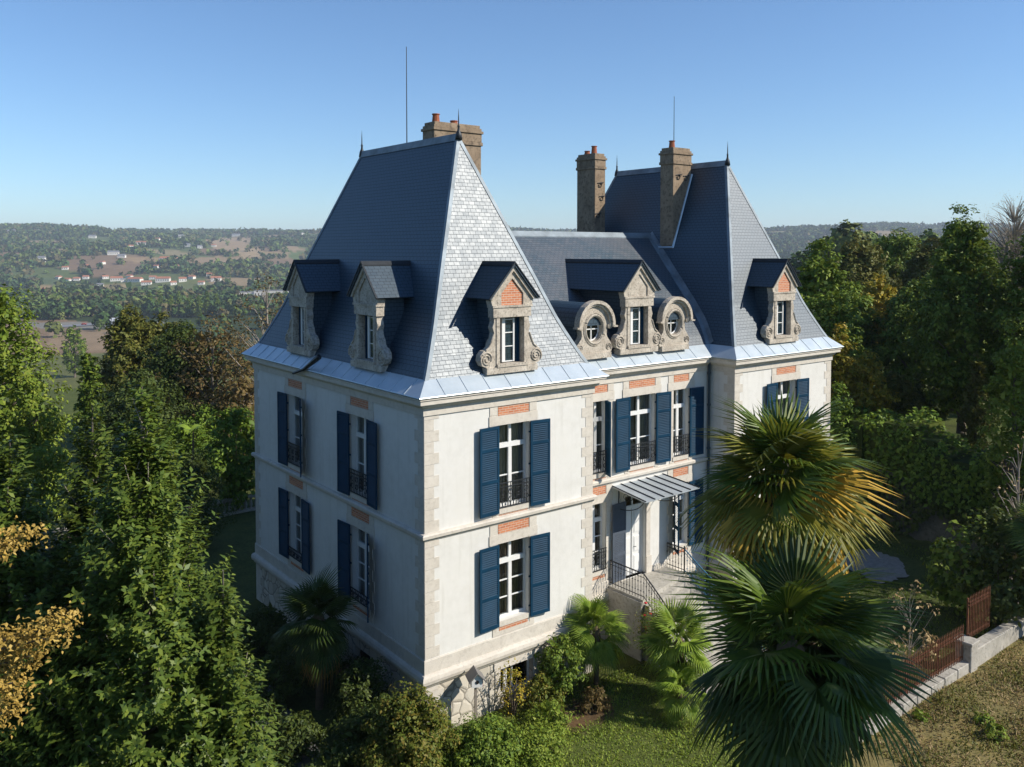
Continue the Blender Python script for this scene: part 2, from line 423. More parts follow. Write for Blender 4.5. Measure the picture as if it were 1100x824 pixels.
def ops_for(F, lo=-99): return [(w['c']-w['w']/2, w['c']+w['w']/2, w['z0'], w['z1']) for w in WIN if w['F'] is F]

wall = MB()
facade(wall, FRONT, 0, W, -.79, 8.0, [o for o in ops_for(FRONT) if o[0]<W])
facade(wall, FRONT, XE, XF, -.79, 8.0, [o for o in ops_for(FRONT) if o[0]>W])
facade(wall, LEFT, 0, D, -.79, 8.0, ops_for(LEFT))
facade(wall, CENTRE, W, XE, -.79, 8.0, ops_for(CENTRE)+[DOOR])
facade(wall, RETR, 0, R, -.79, 8.0); facade(wall, RETL, 0, R, -.79, 8.0)
facade(wall, BACK, 0, XF, -.79, 8.0); facade(wall, RIGHT, 0, D, -.79, 8.0)
wall.build('wall', M['render'], house, recalc=False)

pl = MB()
facade(pl, FRONT, 0, W, G-1.2, -.79, [BASEWIN], .3); facade(pl, FRONT, XE, XF, G-1.2, -.79)
facade(pl, LEFT, 0, D, G-1.2, -.79, [(3.6,4.7,-1.9,-1.15),(8.8,9.9,-1.9,-1.15)], .3); facade(pl, CENTRE, W, XE, G-1.2, -.79)
facade(pl, RETR, 0, R, G-1.2, -.79); facade(pl, RETL, 0, R, G-1.2, -.79); facade(pl, BACK, 0, XF, G-1.2, -.79); facade(pl, RIGHT, 0, D, G-1.2, -.79)
pl.build('plinth', M['rubble'], house, recalc=False)
# interior floors and partitions
it = MB()
for z in (-.2, 3.66, 7.42):
    it.box(.02, W-.02, .02, D-.02, z-.1, z); it.box(W-.02, XE+.02, R+.02, D-R-.02, z-.1, z); it.box(XE+.02, XF-.02, .02, D-.02, z-.1, z)
it.build('floor_slab', M['floorwood'], house)
it = MB()
it.box(.05, W-.05, 6.5, 6.7, -.3, 7.4); it.box(W+.05, XE-.05, 5.2, 5.4, -.3, 7.4); it.box(XE+.05, XF-.05, 5.0, 5.2, -.3, 7.4)
for x in (W, XE): it.box(x-.35, x-.05, R+.05, D-R-.05, -.3, 7.4)
it.box(9.3,9.45,R+.4,5.2,-.3,7.4); it.box(11.9,12.05,R+.4,5.2,-.3,7.4)
it.build('partition', M['inside'], house)

# swept mouldings round the footprint
FPT = [(0,0),(W,0),(W,R),(XE,R),(XE,0),(XF,0),(XF,D),(XE,D),(XE,D-R),(W,D-R),(W,D),(0,D)]
def sweep(mb, path, prof, closed=True):
    n = len(path); rings = []
    for i in range(n):
        p = Vector(path[i]); ns = []
        for a,b in ((i-1,i),(i,i+1)):
            if not closed and (a < 0 or b > n-1): continue
            A = Vector(path[a % n]); B = Vector(path[b % n]); e = (B-A).normalized(); ns.append(Vector((e.y,-e.x)))
        off = ns[0] if len(ns) == 1 or (ns[0]-ns[1]).length < 1e-6 else ns[0]+ns[1]
        rings.append([(p.x+off.x*d, p.y+off.y*d, z) for d,z in prof])
    k = len(prof); vs = [q for r in rings for q in r]; fs = []
    for i in range(n if closed else n-1):
        j = (i+1) % n
        for a in range(k):
            b = (a+1) % k; fs.append((i*k+a, j*k+a, j*k+b, i*k+b))
    if not closed:
        fs.append(tuple(range(k))); fs.append(tuple((n-1)*k+a for a in range(k)))
    mb.add(vs, fs)
def ring_part(name, prof, mat, closed=True, path=FPT):
    m = MB(); sweep(m, path, prof, closed); return m.build(name, mat, house)
DP = [(DOOR[1]+.2,R),(XE,R),(XE,0),(XF,0),(XF,D),(XE,D),(XE,D-R),(W,D-R),(W,D),(0,D),(0,0),(W,0),(W,R),(DOOR[0]-.2,R)]
ring_part('plinth_band', [(-.02,0.0),(.03,0.0),(.045,-.03),(.045,-.42),(.10,-.44),(.15,-.50),(.17,-.60),(.15,-.70),(.09,-.77),(.06,-.82),(-.02,-.82)], M['stone'], False, DP)
ring_part('string_course', [(-.02,3.62),(.03,3.62),(.05,3.68),(.12,3.71),(.13,3.80),(.09,3.84),(-.02,3.86)], M['stone'])
ring_part('cornice', [(-.02,7.40),(.05,7.40),(.05,7.62),(.10,7.64),(.15,7.70),(.17,7.75),(.29,7.77),(.29,7.89),(.33,7.91),(.33,7.945),(-.02,7.945)], M['stone'])
z = MB(); sweep(z, FPT, [(.335,7.955),(.395,8.0),(.385,8.02),(-.12,8.45),(-.12,7.955)])
def seams(x0,x1,y,sgn,ax):
    n = max(1, int(abs(x1-x0)/.78))
    for i in range(1, n):
        c = x0+(x1-x0)*i/n; q = []
        for w in (-.012,.012):
            for (d,h) in ((.385,8.0),(-.115,8.43),(-.115,8.47),(.385,8.04)):
                q.append((c+w, y+sgn*d, h) if ax == 0 else (y+sgn*d, c+w, h))
        z.add(q, [(0,1,2,3),(7,6,5,4),(0,4,5,1),(1,5,6,2),(2,6,7,3),(3,7,4,0)])
seams(-.3, W+.3, 0, -1, 0); seams(W+.4, XE-.4, R, -1, 0); seams(XE-.3, XF+.3, 0, -1, 0); seams(-.3, D+.3, 0, -1, 1); seams(-.2, R-.3, XE, -1, 1)
z.build('zinc_eaves', M['zinc'], house)

# ------------------------------------------------------------------ roofs
PROF = [(0.11,8.42),(.25,8.68),(.45,9.10),(.66,9.56),(.87,10.05),(1.4,11.5),(3.2,16.30)]
KX = (W/2)/3.2
def hip_rings(x0,x1):
    out = []
    for s,zz in PROF:
        ix = s*KX; out.append([(x0+ix,s,zz),(x1-ix,s,zz),(x1-ix,D-s,zz),(x0+ix,D-s,zz)])
    return out
def strip(mb, pts, nA, tA, nB, tB, w=.11, o=.02):
    vs = []; fs = []
    nA,tA,nB,tB = [Vector(q).normalized() for q in (nA,tA,nB,tB)]
    for i,p in enumerate(pts):
        p = Vector(p)
        vs += [p+tA*w+nA*.004, p+tA*w+nA*o, p+(nA+nB).normalized()*(o*1.6), p+tB*w+nB*o, p+tB*w+nB*.004]
    for i in range(len(pts)-1):
        for k in range(4): fs.append((i*5+k,i*5+k+1,i*5+5+k+1,i*5+5+k))
    mb.add(vs, fs)
def tower_roof(x0, x1):
    m = MB(); rg = hip_rings(x0,x1)
    for a,b in zip(rg, rg[1:]):
        for k in range(4):
            j = (k+1)%4; m.add([a[k],a[j],b[j],b[k]], [(0,1,2,3)])
    ro = m.build('roof', M['slate'], house, recalc=False)
    f = MB()
    for k in range(4):
        pts = [r[k] for r in rg]
        sx = 1 if k in (0,3) else -1; sy = 1 if k in (0,1) else -1
        # front/back face normal and side face normal in the steep part
        nA = Vector((0,-sy*.937,.35)); nB = Vector((-sx*.93,0,.37))
        e = (Vector(pts[-1])-Vector(pts[0])).normalized()
        tA = nA.cross(e); tA = tA if tA.x*sx > 0 else -tA
        tB = nB.cross(e); tB = tB if tB.y*sy > 0 else -tB
        strip(f, pts, nA, tA, nB, tB)
    xm = (x0+x1)/2
    rz = PROF[-1][1]
    f.prism([(-.115+xm,rz-.20),(-.09+xm,rz-.20),(xm-.02,rz+.0),(xm+.02,rz+.0),(.09+xm,rz-.20),(.115+xm,rz-.20),(.04+xm,rz+.06),(-.04+xm,rz+.06)], 3.12, D-3.12)
    f.build('flashing', M['flash'], ro)
    for yy in (3.15, D-3.15):
        g = MB(); g.lathe([(.13,-.22),(.10,-.02),(.05,.10),(.035,.2),(.05,.25),(.025,.30),(.018,.55),(.004,.85)], (xm,yy,rz+.05), 10)
        g.build('finial', M['lead'], ro, smooth=True)
    return ro
roofL = tower_roof(0, W); roofR = tower_roof(XE, XF)
RZ, RY = 13.05, D/2
m = MB()
CP = [(R+.11,8.42),(R+.45,8.83),(R+.9,9.30),(RY,RZ)]
def tower_inset(zz):
    for (s0,z0),(s1,z1) in zip(PROF,PROF[1:]):
        if z0 <= zz <= z1: return (s0+(s1-s0)*(zz-z0)/(z1-z0))*KX
    return 0
for (ya,za),(yb,zb) in zip(CP,CP[1:]):
    xa0,xb0 = W-tower_inset(za)-.4, W-tower_inset(zb)-.4; xa1,xb1 = XE+tower_inset(za)+.4, XE+tower_inset(zb)+.4
    m.add([(xa0,ya,za),(xa1,ya,za),(xb1,yb,zb),(xb0,yb,zb)], [(0,1,2,3)])
    m.add([(xa1,D-ya,za),(xa0,D-ya,za),(xb0,D-yb,zb),(xb1,D-yb,zb)], [(0,1,2,3)])
roofC = m.build('roof', M['greyslate'], house, recalc=False)  # central roof has a paler, greyer slate colour than the towers
f = MB()
f.prism([(-.2,-.19),(0.0,.02),(.2,-.19),(.2,-.15),(.05,.06),(-.05,.06),(-.2,-.15)], 0, 1)
# rotate the ridge prism to run along x
xa, xb = W-tower_inset(RZ)-.05, XE+tower_inset(RZ)+.05
f.v = [(xa+(xb-xa)*y, RY+x, RZ+zz+.02) for x,y,zz in f.v]
for side in (0,1):
    pts = []
    for i in range(25):
        t = i/24; yy = R+.11+(RY-R-.11)*t
        for (ya,za),(yb,zb) in zip(CP,CP[1:]):
            if ya-1e-6 <= yy <= yb+1e-6: zz = za+(zb-za)*(yy-ya)/(yb-ya)
        ins = tower_inset(zz); pts.append((W-ins if side == 0 else XE+ins, yy, zz))
    sg = 1 if side == 0 else -1                       # side 0: left tower slope faces +x
    nA = Vector((sg*.93,0,.37)); nB = Vector((0,-.66,.75)); e = (Vector(pts[-1])-Vector(pts[3])).normalized()
    tA = nA.cross(e); tA = tA if tA.z > 0 else -tA
    tB = nB.cross(e); tB = tB if tB.x*sg > 0 else -tB
    strip(f, pts, nA, tA, nB, tB, .22, .02)
f.build('flashing', M['flash'], roofC)

# ------------------------------------------------------------------ quoins
def quoin(F, s_edge, sgn, z0, z1, wide=.52, nar=.34, d=.012, name='quoin'):
    m = MB(); zz = z0; i = 0
    while zz < z1-.05:
        h = min(.34, z1-zz); w = wide if i % 2 == 0 else nar
        a,b = sorted((s_edge, s_edge+sgn*w))
        q = [fp(F,a,-.02,zz+.006),fp(F,b,-.02,zz+.006),fp(F,b,d,zz+.006),fp(F,a,d,zz+.006),fp(F,a,-.02,zz+h-.006),fp(F,b,-.02,zz+h-.006),fp(F,b,d,zz+h-.006),fp(F,a,d,zz+h-.006)]
        m.add(q, [(0,3,2,1),(4,5,6,7),(0,1,5,4),(1,2,6,5),(2,3,7,6),(3,0,4,7)]); zz += h; i += 1
    m.build(name, M['stone'], house)
for F,s,sg in ((FRONT,0,1),(FRONT,W,-1),(FRONT,XE,1),(FRONT,XF,-1),(LEFT,0,1),(LEFT,D,-1),(RETR,R,-1)):
    quoin(F,s,sg,.02,3.61); quoin(F,s,sg,3.87,7.39)
for F,s,sg in ((FRONT,0,1),(FRONT,W,-1),(LEFT,D,-1),(LEFT,0,1)):
    quoin(F,s,sg,G-.3,-.83,.62,.45,.02,'corner_pier')

# ------------------------------------------------------------------ windows
cache = {}
def frame_mesh(w,h,rows):
    k = ('f',w,h,rows)
    if k not in cache:
        m = MB(); y0,y1 = .20,.27
        m.box(-w/2,-w/2+.07,y0,y1,0,h); m.box(w/2-.07,w/2,y0,y1,0,h); m.box(-w/2+.07,w/2-.07,y0,y1,0,.09); m.box(-w/2+.07,w/2-.07,y0,y1,h-.06,h)
        tz = h*.735
        m.box(-w/2+.07,w/2-.07,y0-.03,y1,tz-.075,tz+.075)                      # transom
        m.box(-.065,.065,y0-.02,y1,.09,tz-.075); m.box(-.05,.05,y0-.01,y1,tz+.075,h-.06)
        for sg in (-1,1):
            a,b = sorted((sg*.065, sg*(w/2-.07)))
            for i in range(1, rows): m.box(a,b,y0+.01,y1-.02,.09+(tz-.165)*i/rows-.018,.09+(tz-.165)*i/rows+.018)
        cache[k] = m.mesh('window_frame', M['white'])
        g = MB(); g.box(-w/2+.03,w/2-.03,.232,.238,.03,h-.03); cache[('g',w,h,rows)] = g.mesh('pane', M['glass'])
    return cache[k], cache[('g',w,h,rows)]
def guard_mesh(w, kind):
    k = ('gd',w,kind)
    if k not in cache:
        m = MB(); top = .82 if kind == 1 else .38; a = w/2
        for zz in (.05, top-.13, top): m.box(-a,a,-.075,-.045,zz-.014,zz+.014)
        n = max(5,int(w/.11))
        for i in range(n+1):
            x = -a+.02+(2*a-.04)*i/n; m.box(x-.009,x+.009,-.07,-.05,.05,top)
        nn = max(3,int(w/.26))
        for i in range(nn):
            x = -a+(i+.5)*2*a/nn; r = .085 if kind == 1 else .06
            for zc in ((.27,.52) if kind == 1 else (.16,)):
                m.tube([(x+r*math.cos(t),-.06,zc+r*math.sin(t)) for t in [2*math.pi*j/10 for j in range(11)]], .014, 4, False)
        cache[k] = m.mesh('balconette', M['iron'])
    return cache[k]
def shutter_mesh(w,h,side):
    k = ('s',w,h,side)
    if k not in cache:
        m = MB(); y0,y1 = -.105,-.06
        m.box(.0,.075,y0,y1,0,h); m.box(w-.075,w,y0,y1,0,h)
        rails = [0,.11, h*.36,h*.36+.10, h*.72,h*.72+.10, h-.10,h]
        for a,b in zip(rails[0::2],rails[1::2]): m.box(.075,w-.075,y0,y1,a,b)
        for a,b in zip(rails[1:-1:2],rails[2::2]):
            n = int((b-a)/.062)
            for i in range(n):
                zc = a+(b-a)*(i+.5)/n
                m.add([(.075,y0+.002,zc-.034),(w-.075,y0+.002,zc-.034),(w-.075,y1-.002,zc+.020),(.075,y1-.002,zc+.020),
                       (.075,y0+.002,zc-.024),(w-.075,y0+.002,zc-.024),(w-.075,y1-.002,zc+.030),(.075,y1-.002,zc+.030)],
                      [(0,1,2,3),(7,6,5,4),(0,4,5,1),(2,6,7,3),(1,5,6,2),(3,7,4,0)])
        for zc in (.35,h*.5,h-.35): m.box(-.05,.03,y1,y1+.03,zc-.025,zc+.025)
        if side < 0: m.v = [(-x,y,zz) for x,y,zz in m.v]
        cache[k] = m.mesh('shutter', M['blue'])
    return cache[k]
def surround(F, c, w, z0, z1, ground):
    th = F[1]; m = MB(); a = w/2
    top = 3.61 if ground else 7.39; bot = .02 if ground else 3.87
    for sg in (-1,1):
        zz = bot; i = 0
        while zz < top-.02:
            h = min(.36, top-zz); ww = .30 if (i % 2 or zz+h > top-.4) else .20
            x0,x1 = sorted((sg*a, sg*(a+ww))); 
            m.box(x0,x1,-.022,.02,zz+.004,zz+h-.004); zz += h; i += 1
    m.box(-a-.33,a+.33,-.032,.02,z1,z1+.30)
    m.box(-a-.05,a+.05,-.05,.30,z0-.16,z0-.001)                                  # sill
    if ground: m.box(-a,a,-.02,.02,.02,.14)
    ob = m.build('window_surround', M['stone'], house, fp(F,c,0,0), th)
    b = MB(); b.box(-a+.03,a-.03,-.014,.02,z1+.31,top-.01)
    b.build('brick_panel', M['brick'], ob)
    b = MB(); b.box(-a+.06,a-.06,-.012,.02,(.145 if ground else 3.875),z0-.165)
    b.build('brick_panel', M['brick'], ob)
for w_ in WIN:
    F,c,w,z0,z1 = w_['F'],w_['c'],w_['w'],w_['z0'],w_['z1']; h = z1-z0; th = F[1]
    surround(F,c,w,z0,z1,z0 < 2)
    fm,gm = frame_mesh(w,h,w_['rows'])
    fo = link('window', fm, house, fp(F,c,0,z0), th); link('pane', gm, fo)
    if w_['guard']: link('balconette', guard_mesh(w-.04, w_['guard']), fo)
    if True:
        m = MB(); wi = WIN.index(w_)
        for x0,x1 in ((-w/2+.04,-.05+.04*(wi%3)),(.12-.05*(wi%2),w/2-.04)):
            n = 16; vs = []
            for i in range(n+1):
                x = x0+(x1-x0)*i/n; y = .40+.03*math.sin(i*1.9)
                vs += [(x,y,.05),(x,y,h-.1)]
            m.add(vs, [(2*i,2*i+2,2*i+3,2*i+1) for i in range(n)])
        m.build('curtain', M['drape_b'] if z0 < 2 and F is not LEFT else (M['inside'] if w_.get('curtain') else M['drape_a']), fo, recalc=False)
    for side,an in zip((-1,1), w_['sh']):
        if an is None: continue
        sw = min(.80, w*.5+.13) if F is not CENTRE else .78
        if F is CENTRE and w < 1 and an > 20: sw = .5 if side > 0 else .62
        zb = z0-.12 if F is not CENTRE else z0-.08
        so_ = link('shutter', shutter_mesh(sw, z1-zb-.0, side), house, fp(F,c+side*w/2,.0,zb), th-side*rad(an))
        if F is LEFT: so_['label'] = 'dark blue louvred shutter'

# basement window and left basement windows
m = MB(); s0,s1,b0,b1 = BASEWIN
m.box(s0-.2,s0,-.03,.02,b0-.1,b1); m.box(s1,s1+.2,-.03,.02,b0-.1,b1); m.box(s0-.25,s1+.25,-.04,.02,b1,b1+.24)
m.build('basement_surround', M['stone'], house)
m = MB()
for x in (s0,s0+.62,s1-.05): m.box(x,x+.05,.2,.26,b0,b1)
m.box(s0+.05,s1-.05,.2,.26,b0,b0+.05); m.box(s0+.05,s1-.05,.2,.26,b1-.05,b1)
m.box(s0+.3,s0+.42,.19,.25,b0+.05,b1-.05)
bw = m.build('basement_window', M['white'], house)
m = MB(); m.box(s0+.01,s1-.01,.24,.25,b0+.01,b1-.01); m.build('pane', M['glass'], bw)
m = MB(); m.box(s0-.3,s1+.3,.9,1.0,b0-.5,b1+.3); m.build('dark_wall', M['dark'], bw)  # near-black backing in place of an unlit cellar
for a in (3.6, 8.8):
    m = MB(); m.box(0,1.1,.22,.28,0,.75); m.build('basement_dark_panel', M['dark'], house, fp(LEFT,a,0,-1.9), LEFT[1])  # plain dark panel fills the opening where the cellar would be unlit

# ------------------------------------------------------------------ front door, shutter, canopy, drainpipe
x0,x1,d0,d1 = DOOR
m = MB(); w = x1-x0
m.box(x0,x0+.08,R+.16,R+.24,d0,d1); m.box(x1-.08,x1,R+.16,R+.24,d0,d1); m.box(x0+.08,x1-.08,R+.16,R+.24,2.42,2.52); m.box(x0+.08,x1-.08,R+.16,R+.24,d1-.06,d1)
m.box(x0+w/2-.03,x0+w/2+.03,R+.17,R+.23,2.52,d1-.06)
for sg in (0,1):
    a = x0+.08+sg*(w/2-.08)+.005; b = a+w/2-.09
    m.box(a,b,R+.19,R+.23,d0+.01,2.42)
    for za,zb in ((d0+.12,.55),(.68,1.3),(1.42,2.32)):
        m.box(a+.08,b-.08,R+.178,R+.19,za,zb); m.box(a+.12,b-.12,R+.165,R+.178,za+.04,zb-.04)
m.box(x0+w/2-.025,x0+w/2+.025,R+.15,R+.19,d0+.02,2.42)
dr = m.build('door', M['white'], house)
m = MB(); m.box(x0+.07,x1-.07,R+.20,R+.21,2.5,d1-.04); m.build('pane', M['glass'], dr)
m = MB(); m.tube([(x0+w/2+.07,R+.15,.9),(x0+w/2+.07,R+.10,.9),(x0+w/2+.16,R+.10,.9)], .014, 6); m.build('handle', M['lead'], dr)
m = MB()
for xa,xb in ((x0-.22,x0),(x1,x1+.22)): m.box(xa,xb,R-.035,R+.02,-.2,2.98)
m.box(x0-.3,x1+.3,R-.05,R+.02,2.98,3.3)
for xa,xb in ((x0-.26,x0+.02),(x1-.02,x1+.26)): m.box(xa,xb,R-.07,R+.02,-.2,.45)
m.build('door_surround', M['stone'], house)
def door_shutter(xh, side, an):
    w,h = .74, 2.95; mm = MB(); y0,y1 = -.10,-.055
    mm.box(0,.08,y0,y1,0,h); mm.box(w-.08,w,y0,y1,0,h)
    for a,b in ((0,.14),(.95,1.08),(1.78,1.9),(h-.1,h)): mm.box(.08,w-.08,y0,y1,a,b)
    mm.box(.08,w-.08,y0+.012,y1-.01,1.9,h-.1)
    for a,b in ((.14,.95),(1.08,1.78)):
        n = 11
        for i in range(n):
            zc = a+(b-a)*(i+.5)/n; mm.box(.08,w-.08,y0+.012,y0+.03,zc-.026,zc+.026)
    if side < 0: mm.v = [(-x,y,zz) for x,y,zz in mm.v]
    o = mm.build('shutter', M['greyblue'], house, (xh,R,-.12), -side*rad(an)); o['label'] = 'grey blue panelled door shutter'
door_shutter(x0-.02, -1, 4)
# canopy
cb = [(9.0,R-.02,3.50),(11.80,R-.02,3.52)]; cf = [(8.92,-.55,3.33),(11.86,-.55,3.36)]
m = MB(); t = .035
m.add([cf[0],cf[1],cb[1],cb[0]]+[(p[0],p[1],p[2]-t) for p in (cf[0],cf[1],cb[1],cb[0])], [(0,1,2,3),(7,6,5,4),(0,4,5,1),(1,5,6,2),(2,6,7,3),(3,7,4,0)])
ca = m.build('canopy', m_plain('painted_sheet_metal', (.42,.46,.48), .45, .3, .5, .12, 2.5), house)
m = MB()
for i in range(7):
    k = i/6; a = Vector(cb[0]).lerp(Vector(cb[1]),k*.985+.0075); b = Vector(cf[0]).lerp(Vector(cf[1]),k*.985+.0075)
    m.tube([a+Vector((0,0,.02)), b+Vector((0,0,.02))], .022, 5)
m.build('canopy_rib', M['iron'], ca)
for xx in (9.35, 11.35):
    m = MB(); m.tube([(xx,R-.03,2.55),(xx,R-.03,3.45)], .02, 5); m.tube([(xx,R-.03,3.42),(xx,-.40,3.30)], .02, 5)
    m.tube([(xx,R-.03+ -1.35*math.sin(a),2.6+.75*(1-math.cos(a))) for a in [math.pi/2*i/10 for i in range(11)]], .016, 5)
    for q in (.35,.7): m.tube([(xx,R-.2-q*.6+.13*math.cos(a),3.18+.11*math.sin(a)-.1*(1-q)) for a in [2*math.pi*j/10 for j in range(11)]], .012, 4, False)
    m.build('canopy_bracket', M['iron'], ca)
m = MB(); m.tube([(14.42,R-.12,G),(14.42,R-.12,7.85),(14.42,R-.34,7.98)], .055, 8)
for zz in (-1.4,.4,2.2,4.2,6.0,7.3): m.tube([(14.42,R-.12,zz-.04),(14.42,R-.12,zz+.04)], .075, 8)
m.build('drainpipe', m_plain('dark_blue_pipe', (.015,.04,.06), .5), house)
# torn strip hanging from the left eaves
pa = on_plane(343,383,0,-.30); pb = on_plane(336,389,0,-.40); pc = on_plane(326,397,0,-.42); pd = on_plane(315,401,0,-.45)
m = MB(); m.tube([pa,pb,pc,pd], [.10,.09,.06,.05], 6); m.build('torn_flashing', M['lead'], house)

# ------------------------------------------------------------------ dormers
def spiral(m, cx, cz, y, r0, turns, sg, th=.028):
    pts = [];
    for i in range(int(turns*14)+1):
        t = i/14*2*math.pi; r = r0*(1-.82*i/(turns*14)); pts.append((cx+sg*r*math.cos(t-.6), y, cz+r*math.sin(t-.6)))
    m.tube(pts, th, 5)
DS = 8.45
def gable_dormer(F, s, back_r, back_c, plain=False, rmat='slate'):
    loc = fp(F,s,.0,DS); th = F[1]
    m = MB()
    m.box(-1.02,1.02,-.06,.30,-.02,.18); m.box(-.62,.62,-.09,.30,.18,.27)
    for sg in (-1,1):
        P = [(.49,.27),(.49,.18),(.98,.18),(1.16,.26),(1.25,.42),(1.22,.60),(1.10,.72),(.96,.76),(.88,.84),(.84,.98),(.74,1.12),(.70,1.28),(.76,1.45),(.70,1.60),(.70,1.74),(.49,1.74)]
        poly = [(sg*a,b) for a,b in P]
        m.prism(poly, .0, .24)
        m.box(*sorted((sg*.49,sg*.62)), -.03, .0, .27, 1.74)
        spiral(m, sg*.99, .46, -.012, .24, 2.2, sg)
        m.tube([(sg*.72,-.01,1.22),(sg*.80,-.01,1.02),(sg*.90,-.01,.82),(sg*1.02,-.01,.74)], .03, 5)
    m.box(-.76,.76,-.05,.24,1.75,2.06); m.box(-.80,.80,-.08,.24,2.06,2.13)
    m.prism([(-.80,2.13),(.80,2.13),(.86,2.36),(0,3.33),(-.86,2.36)], .03, .24)
    for sg in (-1,1):
        q = [(sg*.44,2.13),(sg*.80,2.13),(sg*.86,2.34),(sg*.02,3.30),(sg*0.0,2.98),(sg*.44,2.50)]
        m.prism(q, -.04, .03)
        q = [(sg*.92,2.32),(sg*.0,3.36),(sg*.0,3.22),(sg*.80,2.32)]
        m.prism(q, -.11, -.04)
    do = m.build('dormer', M['oldstone'], house, loc, th)
    b = MB(); b.prism([(-.44,2.13),(.44,2.13),(.44,2.5),(0,2.98),(-.44,2.5)], .005, .028)
    b.build('brick_panel' if not plain else 'tympanum', M['oldstone'] if plain else M['brick'], do)
    c = MB()
    c.box(-.64,.64,.24,back_c,.0,2.28); c.build('dormer_cheek', M['slate'], do)
    r = MB()
    for sg in (-1,1):
        q = [(sg*.95,2.31),(0,3.38),(0,3.46),(sg*1.00,2.35)]
        r.prism(q, -.17, back_r)
    ro = r.build('dormer_roof', M[rmat], do)
    e = MB(); e.prism([(-.11,3.355),(0,3.475),(.11,3.355),(.11,3.40),(0,3.52),(-.11,3.40)], -.19, back_r)
    for sg in (-1,1): e.prism([(sg*1.00,2.33),(0,3.465),(0,3.505),(sg*1.03,2.35)], -.20, -.14)
    e.build('dormer_flashing', M['lead'], do)
    w = MB(); w.mi = 0
    w.box(-.49,.49,.30,.32,.27,1.75)                                  # black panel stands in for the unlit room behind
    w.mi = 1; w.box(-.45,-.38,.2,.26,.27,1.75); w.box(.38,.45,.2,.26,.27,1.75)
    w.mi = 2
    for a,b2 in ((-.25,-.13),(.20,.25)): w.box(a,b2,.18,.24,.30,1.70)
    for zz in (.30,.78,1.22,1.64): w.box(-.13,.20,.195,.235,zz,zz+.03)
    w.mi = 3; w.box(-.2,.25,.21,.215,.34,1.66)
    w.build('window', [M['dark'],M['blue'],M['white'],M['glass']], do)
    return do
gable_dormer(FRONT, 3.30, 1.85, 1.0)
gable_dormer(FRONT, 17.83, 1.85, 1.0)
gable_dormer(LEFT, D-3.52, 1.95, 1.05, True)
gable_dormer(LEFT, D-8.78, 1.95, 1.05, True)
CD = ((0,1.13),0.0)
gable_dormer(CD, 10.27, 4.55, 2.9, True)

